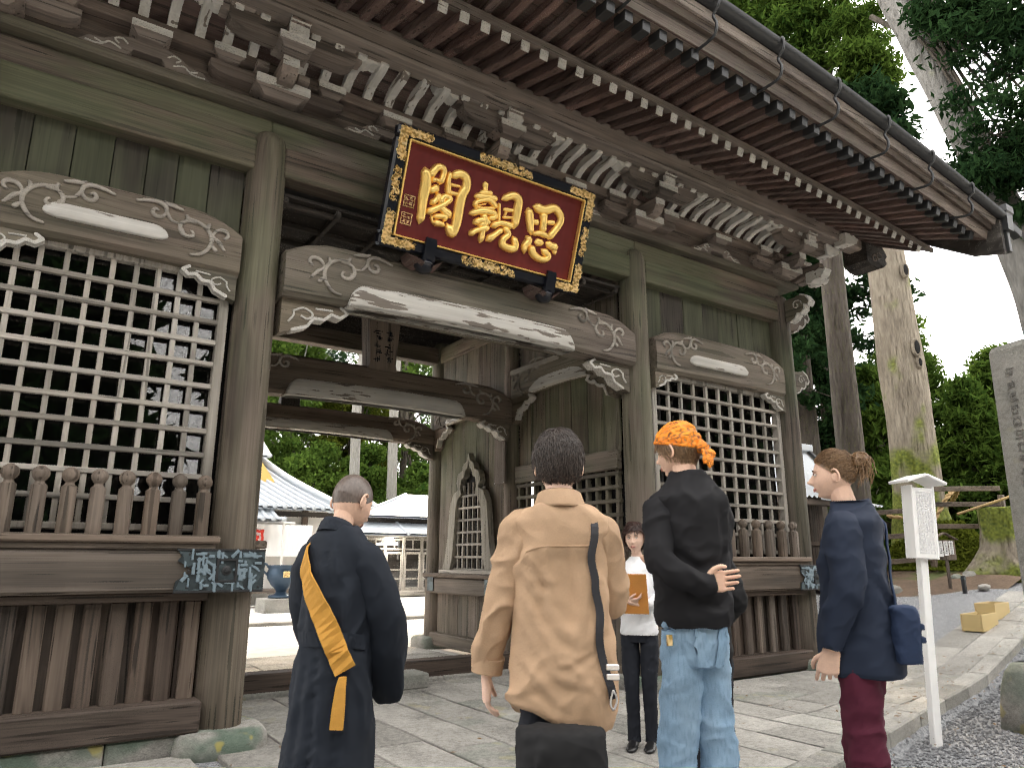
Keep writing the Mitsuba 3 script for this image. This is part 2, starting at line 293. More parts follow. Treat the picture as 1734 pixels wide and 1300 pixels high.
# ================================================================ the gate
G = thing('temple_gate', 'weathered timber temple gate with three bays, white painted brackets and deep dark red eaves', 'temple gate')
PX = [-4.12, -2.1, 2.1, 4.8]; PY = [0., 2.38, 4.58]
def post(x, y, r=.2, top=4.80, green=.75):
    prof = [(r * 1.02, .10), (r * 1.02, .6), (r * 1.0, 1.6), (r * .985, 3.), (r * .95, 4.2), (r * .93, 4.62), (r * .84, 4.72), (r * .62, top - .025), (r * .3, top)]
    z = [.1, .5, 1, 1.6, 2.2, 2.8, 3.4, 4.0, 4.4, 4.6, 4.68, 4.73, 4.77, 4.79, 4.80]
    rr = np.interp(z, [.1, 1.6, 3., 4.5, 4.66, 4.73, 4.77, 4.80], [r * 1.03, r, r * .985, r * .95, r * .92, r * .82, r * .62, r * .15])
    m = lathe(list(zip(rr, z)), 40)
    v, f = m; a = np.arctan2(v[:, 1], v[:, 0])
    v = v * (1 + .012 * noise3(np.stack([np.cos(a) * 3, np.sin(a) * 3, v[:, 2] * .7], 1), 1.5, int(x * 7 + y * 3) % 99)[:, None] * [1, 1, 0])
    return wood('post', (v + [x, y, 0], f), G, 'z', 0, green, smooth=True)
for y in PY:
    for x in PX: post(x, y, .165 if y == 0 else .17, green=.55 if y == 0 else .6)
def foot_stone(x, y, r=.33, h=.13, moss=.8):
    a = np.arange(36) / 36 * 2 * np.pi
    rings = []
    for k, (q, z) in enumerate([(1.04, -.1), (1.03, h * .35), (1.0, h * .7), (.93, h * .93), (.80, h), (.3, h + .004)]):
        sq = (np.abs(np.cos(a)) ** 4 + np.abs(np.sin(a)) ** 4) ** -.25 * .94
        p = np.stack([r * q * sq * np.cos(a), r * q * sq * np.sin(a), a * 0 + z], 1)
        p += noise3(p + [x * 3, y * 3, 0], 6, 3)[:, None] * .03
        rings.append(p + [x, y, 0])
    stone('foot_stone', loft(rings), G, moss, smooth=True)
for y in PY:
    for x in PX: foot_stone(x, y, moss=.95 if y == 0 else .5)

# --- tie beams, plate
def tie(x0, x1, z0, z1, y0, y1, kind=0, green=.8, name='tie_beam', axis='x'): return wood(name, cbox(x0, x1, y0, y1, z0, z1, .012), G, axis, kind, green)
for a, b in zip(PX[:-1], PX[1:]): tie(a + .12, b - .12, 4.395, 4.665, -.11, .1)
for a, b in zip(PX[:-1], PX[1:]): tie(a, b, 4.67, 4.90, -.065, .09, green=.7)
tie(PX[0] - .35, PX[3] + .3, 4.905, 4.985, -.18, .2, 0, .35, 'wall_plate')
for x in PX:
    for a, b in ((.12, 2.26), (2.5, 4.46)): tie(x - .1, x + .1, 4.40, 4.66, a, b, axis='y', green=.5)
for a, b in zip(PX[:-1], PX[1:]):
    for y in PY[1:]: tie(a + .12, b - .12, 4.40, 4.66, y - .1, y + .1, green=.4)
# carved nose ends of the tie beams at the corner posts
def nose(origin, dirv, s=1., name='carved_beam_end', green=.3):
    """a cloud-shaped beam end that sticks out along dirv (x or -y), with a white painted front edge and a spiral on each side"""
    out = np.array([(0, .17), (.16, .17), (.30, .20), (.40, .15), (.46, .04), (.42, -.02), (.36, .01), (.35, -.07), (.28, -.13), (.22, -.11), (.17, -.19), (.08, -.23), (0, -.2)]) * s
    d = np.array(dirv, float); side = np.cross(d, [0, 0, 1.])
    v, f = prism(out, -.07 * s, .07 * s, 'xz')
    m = (np.asarray(origin, float) + np.outer(v[:, 0], d) + np.outer(v[:, 1], side) + np.outer(v[:, 2], [0, 0, 1.]), f)
    k = wood(name, m, G, 'x' if abs(d[0]) > .5 else 'y', 0, green)
    edge = out[2:12]
    rings = []
    for p, q in zip(edge, np.roll(edge, -1, 0)): pass
    P = LineString(edge).buffer(.012 * s).intersection(Polygon(out).buffer(.012))
    P = max(P.geoms, key=lambda g: g.area) if hasattr(P, 'geoms') else P
    v, f = prism(list(P.exterior.coords), -.074 * s, .074 * s, 'xz')
    wood('white_edge', (np.asarray(origin, float) + np.outer(v[:, 0], d) + np.outer(v[:, 1], side) + np.outer(v[:, 2], [0, 0, 1.]), f), k, 'z', 3)
    t = np.linspace(0, 4.2 * np.pi / 2 * 1.2, 30)
    for sg in (-1, 1):
        q = np.stack([.22 * s + (.095 - .011 * t) * s * np.cos(t), np.full_like(t, sg * .071 * s), .03 * s + (.095 - .011 * t) * s * np.sin(t)], 1)
        wood('spiral', tube(np.asarray(origin, float) + np.outer(q[:, 0], d) + np.outer(q[:, 1], side) + np.outer(q[:, 2], [0, 0, 1.]), .008 * s, 5), k, 'x', 3, smooth=True)
nose((4.97, 0, 4.53), (1, 0, 0), 1.0); nose((4.8, -.17, 4.53), (0, -1, 0), .8)
nose((-4.12, -.17, 4.53), (0, -1, 0), .9); nose((-4.29, 0, 4.53), (-1, 0, 0), 1.)
nose((4.97, 0, 3.62), (1, 0, 0), .75)

# --- scroll carving traced as vine curves (u along the beam, v up), drawn for a right-hand end
SCROLL = [[(0, -120), (45, -105), (80, -60), (86, -10), (60, 35), (20, 58), (-15, 66), (-40, 78)], [(150, 2), (165, 22), (150, 42), (120, 42), (95, 20), (85, -20)], [(150, -60), (135, -40), (118, -20), (100, -8), (92, 8)],
          [(85, -45), (110, -72), (115, -78)], [(0, 52), (-35, 52), (-60, 34), (-66, 5), (-50, -22), (-22, -30), (-2, -18), (-6, 0), (-18, 4)], [(-55, 0), (-45, -28), (-50, -32)], [(-265, 100), (-225, 112), (-175, 118), (-140, 100), (-132, 70), (-105, 35), (-62, 28)], [(-132, 75), (-150, 45), (-180, 40), (-196, 60), (-184, 78), (-168, 72)],
          [(-65, 105), (-105, 115), (-125, 117), (-150, 130)], [(-40, 80), (-32, 62), (-25, 50)], [(70, 60), (62, 35), (75, 10)]]
def scroll(fn, parent, s, mirror=1, r=.0135, nrm=(0, -1, 0)):
    ms = []
    for q in SCROLL:
        P = smooth_path([(mirror * a * s, b * s) for a, b in q], 4)
        t = np.linspace(0, 1, len(P)); rad = r * (.45 + .9 * np.sin(np.pi * np.clip(t * .85 + .12, 0, 1)))
        ms.append(tube(np.array([fn(u, v) for u, v in P]), rad, 6, flat=(nrm, .85)))
        ms.append(move(lathe([(0, -.6), (.7, -.45), (1, 0), (.7, .45), (0, .6)], 6, cap=False), fn(*P[0]), s=r * 1.25))
    wood('scroll_carving', join(ms), parent, 'x', 1, .0, smooth=True, seed=.3)
def rainbow_beam(x0, x1, z0, z1, y, th, strip=None, green=.25, scr=.0024, arch=.05, kind=0, under=True, flake=.02):
    """a slightly arched beam with swelling ends, parallel to x, its front face at y"""
    n = 24; u = np.linspace(0, 1, n); L = x1 - x0
    e = np.clip(np.minimum(u, 1 - u) * L / .45, 0, 1)
    top = z1 - .13 * (1 - e) ** 2.2 + arch * np.sin(np.pi * u) * .4
    bot = z0 + arch * np.sin(np.pi * u) + .0 * u
    x = x0 + L * u; rings = []
    for i in range(n):
        h = top[i] - bot[i]; c = .035
        rings.append([(x[i], y + c, bot[i]), (x[i], y, bot[i] + c), (x[i], y - .012, bot[i] + h * .5), (x[i], y, top[i] - c), (x[i], y + c * 1.2, top[i]), (x[i], y + th - c, top[i]), (x[i], y + th, top[i] - c), (x[i], y + th, bot[i] + c), (x[i], y + th - c, bot[i])])
    k = wood('rainbow_beam', loft(rings), G, 'x', kind, green)
    if strip:
        a, b, za, zb = strip; m = 44; q_ = np.linspace(0, np.pi, m); xs = (a + b) / 2 - (b - a) / 2 * np.cos(q_)
        R_ = min(.16, zb * .9); ee = np.clip(np.minimum(xs - a, b - xs) / R_, 0, 1); ee = np.sqrt(np.clip(1 - (1 - ee) ** 2, .0, 1))
        rr = []; zc = np.interp(xs, x, bot)
        for i in range(m):
            z_lo = zc[i] - .014 if za is None else za + zb * .35 * (1 - ee[i])
            hi = z_lo + zb * max(ee[i], .04) if za is None else za + zb * (.35 + .65 * ee[i]); q = (.035 if za is None else .022) * ee[i] + .008; hh = hi - z_lo
            rr.append([(xs[i], y + (.2 if za is None else .05), z_lo), (xs[i], y - q * .6, z_lo), (xs[i], y - q, z_lo + .12 * hh), (xs[i], y - q - .006, z_lo + .45 * hh), (xs[i], y - q * .9, z_lo + .8 * hh), (xs[i], y - q * .4, z_lo + .95 * hh), (xs[i], y - .002, hi), (xs[i], y + .05, hi)])
        wood('painted_strip', loft(rr), k, 'x', 3, flake, smooth=True)
    zc = (z0 + z1) / 2
    for mi_ in (1, -1):
        cx = (x1 - .47) if mi_ > 0 else (x0 + .47)
        if x1 - x0 < 2.4: cx = (x1 - .36) if mi_ > 0 else (x0 + .36)
        scroll(lambda uu, vv: (cx + uu, y - .012, zc + .03 + vv), k, scr if x1 - x0 > 2.4 else scr * .72, mi_)
    return k
def beam_bracket(x, z, y, dirx, s=1., w=.16):
    """carved bracket under the beam's end, against a post"""
    out = [(0, 0), (.50, 0), (.56, -.04), (.50, -.09), (.42, -.07), (.36, -.13), (.27, -.13), (.22, -.21), (.10, -.26), (0, -.30)]
    poly = [(x + dirx * a * s, z + b * s) for a, b in out]
    if dirx < 0: poly = poly[::-1]
    k = wood('beam_bracket', prism(poly, y, y + w), G, 'x', 0, .3)
    edge = LineString(poly[1:9] if dirx > 0 else poly[1:9]).buffer(.013).simplify(.003)
    wood('white_edge', prism(list(edge.exterior.coords), y - .006, y + w * .7), k, 'x', 3)
    for q in ([(.1, -.1), (.18, -.06), (.26, -.1), (.22, -.15), (.16, -.13)], [(.28, -.05), (.36, -.045), (.43, -.04)], [(.06, -.2), (.1, -.14), (.1, -.09)]):
        P = smooth_path(q, 4); wood('leaf', tube([(x + dirx * a * s, y - .004, z + b * s) for a, b in P], .010 * s, 5), k, 'x', 3, smooth=True)
rainbow_beam(-1.93, 1.93, 3.33, 3.85, -.19, .3, strip=(-1.38, 1.06, None, .21), scr=.0017, flake=.42)
for x, d in ((-1.91, 1), (1.91, -1)): beam_bracket(x, 3.335, -.10, d)
rainbow_beam(-3.95, -2.27, 3.41, 3.90, -.15, .22, strip=(-3.60, -2.80, 3.56, .125), scr=.0021, arch=.02)
rainbow_beam(2.29, 4.62, 3.33, 3.86, -.15, .22, strip=(2.83, 3.88, 3.48, .14), scr=.0021, arch=.02)
for x, d, s in ((-2.28, -1, .7), (-3.96, 1, .7), (2.28, 1, .62), (4.62, -1, .7)): beam_bracket(x, 3.42 if x < 0 else 3.33, -.13, d, s, .1)
rainbow_beam(-1.93, 1.93, 3.04, 3.52, 2.22, .28, strip=(-1.15, 1.18, None, .20), scr=.0016, green=.1, flake=.3)
rainbow_beam(-1.93, 1.93, 3.02, 3.40, 4.44, .26, strip=(-1.2, 1.2, None, .16), scr=.0013, green=.1, flake=.3)
for y in (2.26, 4.46):
    for x, d in ((-1.91, 1), (1.91, -1)): beam_bracket(x, 3.04, y, d, .8)

# --- boards over the bays
def boards(x0, x1, n, z0, z1, y, th=.03, green=.5, kind=5, parent=None, name='board', gap=.006, jit=.012):
    e = np.linspace(x0, x1, n + 1)
    e[1:-1] += rng.uniform(-.15, .15, n - 1) * (x1 - x0) / n
    for a, b in zip(e[:-1], e[1:]):
        dy = rng.uniform(0, jit); wood(name, cbox(a + gap / 2, b - gap / 2, y + dy, y + th + dy, z0, z1, .004), parent or G, 'z', kind, green)
def boards_y(y0, y1, n, z0, z1, x, th=.03, green=.5, kind=0, parent=None, name='board', gap=.006, sgn=1):
    e = np.linspace(y0, y1, n + 1); e[1:-1] += rng.uniform(-.12, .12, n - 1) * (y1 - y0) / n
    for a, b in zip(e[:-1], e[1:]):
        dx = rng.uniform(0, .01); wood(name, cbox(x + dx * sgn, x + th + dx * sgn, a + gap / 2, b - gap / 2, z0, z1, .004), parent or G, 'z', kind, green)
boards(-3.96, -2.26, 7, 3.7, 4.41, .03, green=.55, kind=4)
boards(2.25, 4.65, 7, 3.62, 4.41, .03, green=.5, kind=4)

# --- lattice windows with balusters and the waist rails of the two side bays
def lattice(x0, x1, z0, z1, nx, nz, y, parent, bar=.037, kind=1, fr=.07):
    k = key_of('lattice_window', parent)
    wood('frame', join([cbox(x0, x0 + fr, y - .03, y + .06, z0, z1), cbox(x1 - fr, x1, y - .03, y + .06, z0, z1), cbox(x0 + fr, x1 - fr, y - .028, y + .06, z1 - fr * .7, z1), cbox(x0 + fr, x1 - fr, y - .028, y + .06, z0, z0 + fr * .7)]), k, 'z', kind, .1)
    xs = np.linspace(x0 + fr, x1 - fr, nx + 1)[1:-1]; zs = np.linspace(z0 + fr * .7, z1 - fr * .7, nz + 1)[1:-1]
    xs = xs + rng.uniform(-.006, .006, len(xs)); zs = zs + rng.uniform(-.006, .006, len(zs))
    for x in xs: wood('upright_bar', cbox(x - bar / 2, x + bar / 2, y - .006, y + .035, z0 + .03, z1 - .03, .003), k, 'z', kind, .08)
    for z in zs: wood('cross_bar', cbox(x0 + .03, x1 - .03, y - .018, y + .03, z - bar / 2, z + bar / 2, .003), k, 'x', kind, .08)
    add('glass_pane', ([(x0, y + .075, z0), (x1, y + .075, z0), (x1, y + .075, z1), (x0, y + .075, z1)], [[0, 1, 2], [0, 2, 3]]), 'pane', k)
    return k
def side_bay(x0, x1, hl, nx, nb, zb, pit):
    hr = zb
    lattice(x0 + .03, x1 - .03, hl + .03, 3.44 if x0 < 0 else 3.35, nx, 11, -.02, G)
    rail = wood('waist_ledge', cbox(x0 - .02, x1 + .02, -.30, .1, hl - .055, hl, .012), G, 'x', 0, .1)
    wood('waist_ledge', cbox(x0, x1, -.26, .1, hl - .095, hl - .056, .006), G, 'x', 0, .1)
    wood('waist_beam', cbox(x0 - .1, x1 + .1, -.255, .1, hl - .38, hl - .097, .02), G, 'x', 0, .12)
    wood('lower_ledge', cbox(x0, x1, -.17, .1, hl - .44, hl - .383, .008), G, 'x', 5, 0)
    # small posts with knob heads in front of the lattice
    for x in np.linspace(x0 + pit * .55, x1 - pit * .55, nb):
        prof = [(.052, hl), (.052, hl + .30), (.030, hl + .315), (.027, hl + .33), (.036, hl + .338), (.050, hl + .36), (.053, hl + .385), (.042, hl + .41), (.016, hl + .428), (.0, hl + .432)]
        v, f = lathe(prof, 14); sq = v.copy(); low = v[:, 2] < hl + .305
        a = np.arctan2(v[:, 1], v[:, 0]); q = np.maximum(np.abs(np.cos(a)), np.abs(np.sin(a))) ** -.8
        sq[low, :2] *= q[low, None] * .9
        wood('baluster', (sq + [x, -.155, 0], f), G, 'z', 0, .12, smooth=True)
    # boards and battens below the rail
    z1 = hl - .44
    boards(x0, x1, nb, hr - .02, z1, .0, green=.0, kind=5)
    for x in np.linspace(x0 + .07, x1 - .07, nb + 1):
        wood('batten', cbox(x - .052, x + .052, -.07, -.005, hr - .01, z1, .012), G, 'z', 5 if rng.random() < .6 else 0, .0)
    wood('bottom_rail', cbox(x0 - .02, x1 + .02, -.21, .08, hr - .205, hr, .015), G, 'x', 5, .0)
    a = np.linspace(x0 - .1, x1 + .1, 4)
    for p, q in zip(a[:-1], a[1:]): stone('sill_stone', cbox(p + .004, q - .004, -.17, .12, -.1, hr - .208, .015), G, .9)
side_bay(-3.96, -2.27, 1.42, 10, 10, .33, .17)
side_bay(2.27, 4.64, 1.30, 10, 10, .22, .22)
# dark guardian chambers behind the lattices
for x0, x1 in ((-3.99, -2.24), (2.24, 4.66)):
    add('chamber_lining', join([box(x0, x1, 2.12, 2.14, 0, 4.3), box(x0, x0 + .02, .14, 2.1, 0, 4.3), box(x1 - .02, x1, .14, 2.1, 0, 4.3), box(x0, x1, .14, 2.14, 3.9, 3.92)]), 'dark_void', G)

# --- metal bands round the posts at the waist beam
def metal_band(x0, x1, z0, z1, y, notch=0):
    k = key_of('metal_fitting', G)
    out = [(x0, z0), (x1, z0), (x1, z1), (x0, z1)]
    zm = (z0 + z1) / 2
    if notch: out = [(x0, z0), (x1, z0), (x1, z1), (x0, z1), (x0 + .035, z1 - .05), (x0 + .01, z1 - .08), (x0 + .09, zm + .02), (x0 + .13, zm), (x0 + .09, zm - .02), (x0 + .01, z0 + .08)]
    if notch < 0: out = [(x0 + x1 - a, b) for a, b in out][::-1]
    add('plate', prism(out, y, y + .014), 'patina', k)
    add('side_plate', box(x1 - .012 if notch >= 0 else x0, x1 if notch >= 0 else x0 + .012, y + .016, y + .5, z0, z1), 'patina', k)
    for zz in (z0, z1 - .016): add('rim', cbox(x0, x1, y - .008, y + .002, zz, zz + .016, .003), 'copper_dark', k)
    w = x1 - x0; r2 = random.Random(int(x0 * 100))
    ms = []
    for i in range(int(70 * w / .5)):
        cx = x0 + .05 + r2.random() * (w - .09); cz = z0 + .03 + r2.random() * (z1 - z0 - .06)
        if abs(cx - (x0 + w * .56)) < .075 and abs(cz - zm) < .085: continue
        a = r2.choice([0, 0, 1.57, 1.57, 1.57, .6, 2.3]); L = r2.uniform(.018, .042); t = r2.uniform(.006, .012)
        ms.append(move(cbox(-L, L, -.008, .004, -t, t, .004), (cx, y - .003, cz), R=rot('y', a)))
    add('relief', join(ms), 'patina_light', k)
    cx = x0 + w * .56
    add('centre_frame', join([cbox(cx - .07, cx + .07, y - .016, y, zm + .065, zm + .08, .003), cbox(cx - .07, cx + .07, y - .016, y, zm - .08, zm - .065, .003), cbox(cx - .072, cx - .055, y - .018, y, zm - .08, zm + .08, .003), cbox(cx + .055, cx + .072, y - .018, y, zm - .08, zm + .08, .003)]), 'copper_dark', k)
    add('centre_boss', move(lathe([(.034, 0), (.034, .006), (.02, .010), (.014, .016), (0, .018)], 14), (cx, y, zm), R=rot('x', math.pi / 2)), 'copper_dark', k)
    ms = [move(lathe([(.009, 0), (.008, .006), (0, .009)], 8), (x0 + w * fx, y, z0 + (z1 - z0) * fz), R=rot('x', math.pi / 2)) for fx in (.14, .34, .78, .94) for fz in (.12, .5, .88)]
    add('nails', join(ms), 'copper_dark', k)
metal_band(-2.52, -1.925, 1.035, 1.33, -.275, 1)
metal_band(4.42, 5.00, .915, 1.21, -.275, 1)
wood('beam_end', cbox(-2.3, -1.94, -.256, .1, 1.04, 1.322, .01), G, 'x', 0, .1)
wood('beam_end', cbox(4.6, 4.985, -.256, .1, .92, 1.202, .01), G, 'x', 0, .1)

# --- bracket sets under the eaves
def tblock(cx, cy, z0, z1, w, parent, name='bearing_block', d=None, white=True):
    d = d or w; k = .62; zm = z0 + (z1 - z0) * .45
    r = lambda q, z, g: [(cx - w / 2 * q, cy - d / 2 * g, z), (cx + w / 2 * q, cy - d / 2 * g, z), (cx + w / 2 * q, cy + d / 2 * g, z), (cx - w / 2 * q, cy + d / 2 * g, z)]
    o = wood(name, loft([r(k, z0, k), r(.78, z0 + (zm - z0) * .6, .78), r(1, zm, 1), r(1, z1, 1)]), parent, 'x', 6, .05)
    if white: wood('white_face', join([box(cx - w / 2 - .002, cx + w / 2 + .002, cy - d / 2 - .008, cy - d / 2 + .001, zm, z1 - .002)]), parent, 'x', 3)
def boat(cx, L, y0, y1, z0, z1, parent, name='bracket_arm'):
    h = z1 - z0; c = .30
    pts = [(cx - L, z1), (cx - L, z0 + h * .55)] + [(cx - L + L * c * (1 - math.cos(t)) , z0 + h * .55 * (1 - math.sin(t))) for t in np.linspace(.2, math.pi / 2, 5)]
    pts += [(2 * cx - a, b) for a, b in pts[::-1]]
    wood(name, prism(pts, y0, y1), parent, 'x', 6, .05)
def white_nose(cx, y, z, d, parent, s=1.):
    """small white carved end that sticks out along d = 'l', 'r' or 'f'"""
    out = [(0, -.045), (.05, -.05), (.09, -.025), (.13, -.03), (.18, .0), (.21, .05), (.17, .045), (.15, .07), (.10, .05), (.08, .065), (0, .06)]
    v, f = prism([(a * s, b * s) for a, b in out], -.055 * s, .055 * s)
    if d == 'l': v = v * [-1, 1, 1]; f = f[:, ::-1]
    if d == 'f': v = np.stack([v[:, 1], -v[:, 0], v[:, 2]], 1); f = f
    wood('white_nose', (v + [cx, y, z], f), parent, 'x', 3, .05)
def bracket_set(c, corner=False):
    k = key_of('bracket_set', G)
    tblock(c, -.16, 4.985, 5.13, .44, k, 'base_block', .34)
    boat(c, .56, -.20, -.06, 5.09, 5.20, k)
    for s in (-1, 1): tblock(c + s * .43, -.15, 5.20, 5.31, .24, k)
    # arm that steps forward
    v, f = prism([(-.02, 5.24), (-.50, 5.24), (-.50, 5.17), (-.46, 5.10), (-.40, 5.07), (-.02, 5.07)], -.065, .065, 'yz')
    wood('stepped_arm', (v + [c, 0, 0], f), k, 'y', 6, .05)
    wood('white_face', box(c - .066, c + .066, -.508, -.499, 5.165, 5.242), k, 'x', 3)
    tblock(c, -.50, 5.245, 5.36, .28, k)
    boat(c, .52, -.57, -.43, 5.30, 5.45, k)
    for s in (-1, 1):
        tblock(c + s * .42, -.50, 5.45, 5.55, .26, k)
        wood('long_arm', cbox(c + s * .30 - .28, c + s * .30 + .28, -.56, -.44, 5.40, 5.46, .006), k, 'x', 6, .05)
        white_nose(c + s * .57, -.50, 5.475, 'r' if s > 0 else 'l', k, 1.15)
        wood('wall_block', cbox(c + s * .17 - .05, c + s * .17 + .05, -.30, -.10, 5.20, 5.27, .005), k, 'x', 6)
    # upright white nose at the front
    v, f = prism([(-.44, 5.36), (-.66, 5.36), (-.67, 5.43), (-.715, 5.45), (-.70, 5.50), (-.73, 5.53), (-.72, 5.60), (-.60, 5.62), (-.44, 5.60)], -.075, .075, 'yz')
    wood('front_nose', (v + [c, 0, 0], f), k, 'y', 6)
    for a, b, y0, y1 in ((5.362, 5.44, -.668, -.67), (5.44, 5.50, -.70, -.70), (5.505, 5.60, -.725, -.725)):
        wood('white_face', box(c - .078, c + .078, y0 - .006, y0 + .03, a, b), k, 'z', 3)
    wood('white_face', box(c - .079, c + .079, -.665, -.46, 5.352, 5.36), k, 'z', 3)
    if corner:
        for s, q in ((1., .0), (1.25, .22)): white_nose(c + .42 * s, -.52 - q, 5.36 + q * .5, 'r', k, 1.5)
        tblock(c + .45, -.18, 5.0, 5.12, .22, k); boat(c + .45, .35, -.22, -.10, 5.10, 5.22, k); white_nose(c + .72, -.16, 5.12, 'r', k, 1.4)
        white_nose(c + .34, -.35, 4.98, 'f', k, 1.4); v, f = prism([(.0, 5.0), (-.45, 5.08), (-.45, 5.16), (0, 5.16)], -.05, .05, 'yz'); wood('stepped_arm', (v + [c + .34, -.1, 0], f), k, 'y', 6)
for c in (-4.12, -2.1, 0., 2.1): bracket_set(c)
bracket_set(4.75, True)
for x, y in ((-1.05, 0), (1.05, 0), (-3.1, 0), (3.43, 0)):
    # frog-leg strut with carved sides between the bracket sets
    k = key_of('frog_leg_strut', G)
    out = [(-.46, 0), (-.40, .06), (-.30, .07), (-.22, .13), (-.12, .155), (.12, .155), (.22, .13), (.30, .07), (.40, .06), (.46, 0), (.13, 0), (.10, .06), (-.10, .06), (-.13, 0)]
    wood('body', prism([(x + a, 4.985 + b) for a, b in out], -.17, -.09), k, 'x', 6, .05)
    for s in (-1, 1):
        for q in ([(.18, .03), (.26, .06), (.30, .03), (.36, .045)], [(.14, .09), (.18, .12), (.23, .10), (.20, .07)], [(.30, .02), (.36, .01), (.42, .015)]):
            wood('scroll', tube([(x + s * a, -.172, 4.985 + b) for a, b in smooth_path(q, 4)], .007, 5), k, 'x', 3, smooth=True, seed=.3)
    tblock(x, -.15, 5.13, 5.23, .28, G, 'bearing_block')
wood('wall_board', box(-4.5, 5.0, -.07, -.05, 4.98, 5.75), G, 'x', 6, .05)
wood('wall_purlin', cbox(-4.6, 5.05, -.22, -.05, 5.232, 5.33, .008), G, 'x', 6, .05)
# curved ribs between wall and purlin
for x in np.arange(-4.4, 4.95, .205):
    if min(abs(x - c) for c in (-4.12, -2.1, 0, 2.1, 4.8)) < .07: continue
    t = np.linspace(0, 1, 7); yy = -.20 - .42 * t; zz = 5.325 + .15 * (t + .55 * np.sin(t * np.pi * 2) / 4 + .25 * np.sin(np.pi * t))
    P = np.stack([np.full(7, x), yy, zz], 1)
    r = .036; rings = [[(x - r, a + .02, b - .03), (x + r, a + .02, b - .03), (x + r, a + .03, b + .05), (x - r, a + .03, b + .05)] for _, a, b in P]
    wood('ceiling_rib', loft(rings), G, 'y', 3, .22)
wood('rib_ceiling', loft([[(-4.5, a, b), (5.0, a, b), (5.0, a, b + .02), (-4.5, a, b + .02)] for a, b in ((-.1, 5.42), (-.38, 5.49), (-.60, 5.62))]), G, 'x', 2)
# eave purlin, its carved end
wood('eave_purlin', cbox(-6.4, 6.02, -.74, -.53, 5.47, 5.72, .02), G, 'x', 6, .08)
out = [(0, .13), (.14, .13), (.20, .08), (.24, .02), (.19, -.03), (.22, -.08), (.14, -.14), (.08, -.12), (.03, -.18), (-.12, -.17), (-.2, -.12), (-.2, .13)]
wood('purlin_ornament', prism([(6.05 + a * 1.2, 5.45 + b * 1.2) for a, b in out], -.80, -.46), G, 'x', 4, 0)
for q in (-.802, -.458):
    for cx, cz in ((6.12, 5.42), (6.0, 5.36)):
        t = np.linspace(0, 7, 26); wood('ornament_spiral', tube(np.stack([cx + (.08 - .009 * t) * np.cos(t), t * 0 + q, cz + (.08 - .009 * t) * np.sin(t)], 1), .008, 5), G, 'x', 6, smooth=True)

# --- rafters: two tiers; the eave sinks gently towards the gable end
def droop(x): return .52 * np.clip((np.asarray(x, float) - .4) / 6., 0, 1.2) ** 1.7
def sink(x, y): return droop(x) * np.clip((-np.asarray(y, float) - .6) / 1.6, 0, 1.1)
XR = np.arange(-3.4, 6.18, .2)
XE = 6.30
for x in XR:
    a, b = (x, -.45, 5.80), (x, -1.40, 5.53 - sink(x, -1.4))
    r = wood('rafter', beam(a, b, .082, .095, .005), G, 'y', 2, 0)
    d = np.array(b) - np.array(a); d /= np.linalg.norm(d)
    wood('white_end', beam(np.array(b) - d * .004, np.array(b) + d * .007, .084, .097, .001), r, 'x', 3)
for x in XR:
    a, b = (x, -1.15, 5.72 - sink(x, -1.15)), (x, -2.04, 5.655 - sink(x, -2.04))
    r = wood('flying_rafter', beam(a, b, .074, .085, .005), G, 'y', 2, 0)
    d = np.array(b) - np.array(a); d /= np.linalg.norm(d)
    add('metal_cap', beam(np.array(b) - d * .13, np.array(b) + d * .01, .092, .104, .004), 'copper_dark', r)
def strip_x(prof, x0=-6.4, x1=XE, n=30, dz=0):
    """a long piece along x with a closed (y, z) profile that follows the eave's sag"""
    return loft([[(x, y, z - sink(x, y) + dz) for y, z in prof] for x in np.linspace(x0, x1, n)])
wood('rafter_boarding', strip_x([(.1, 6.00), (-1.42, 5.585), (-1.42, 5.60), (.1, 6.02)]), G, 'x', 2)
wood('eave_batten', strip_x([(-1.34, 5.585), (-1.44, 5.555), (-1.45, 5.62), (-1.35, 5.65)]), G, 'x', 6)
wood('flying_boarding', strip_x([(-1.1, 5.775), (-2.08, 5.70), (-2.08, 5.715), (-1.1, 5.79)]), G, 'x', 2)
wood('lower_fascia', strip_x([(-1.98, 5.705), (-2.09, 5.70), (-2.12, 5.83), (-1.99, 5.835)]), G, 'x', 6)
wood('middle_fascia', strip_x([(-2.03, 5.838), (-2.16, 5.832), (-2.185, 5.90), (-2.04, 5.90)]), G, 'x', 5)
wood('upper_fascia', strip_x([(-2.06, 5.903), (-2.21, 5.903), (-2.235, 5.985), (-2.06, 5.985)]), G, 'x', 6)
add('gutter', strip_x([(-2.25 + .085 * math.sin(a), 6.075 - .085 * math.cos(a)) for a in np.linspace(-1.6, 1.6, 9)] + [(-2.25 + .078 * math.sin(a), 6.075 - .078 * math.cos(a)) for a in np.linspace(1.6, -1.6, 9)], -6.4, 6.44, 40), 'copper_dark', G, smooth=40)
for x in np.arange(-2.6, 6.4, .9):
    s = lambda y, z: (x, y, z - float(sink(x, y)))
    add('gutter_hook', tube(smooth_path([s(-1.99, 5.69), s(-2.12, 5.68), s(-2.26, 5.70), s(-2.30, 5.80), s(-2.27, 5.90), s(-2.33, 5.97), s(-2.345, 6.06), s(-2.33, 6.10)], 4), .014, 6), 'copper_dark', G, smooth=True)
k = key_of('gutter_outlet', G); zt = 6.07 - float(sink(6.4, -2.25))
add('hopper', loft([[(6.44 + a * w, -2.25 + b * w, zt + z) for a, b in ((-1, -1), (1, -1), (1, 1), (-1, 1))] for w, z in ((.075, -.22), (.085, .0), (.10, .02), (.10, .11))]), 'copper_dark', k)
add('spout', cbox(6.40, 6.48, -2.29, -2.21, zt - .50, zt - .21, .006), 'copper_dark', k)
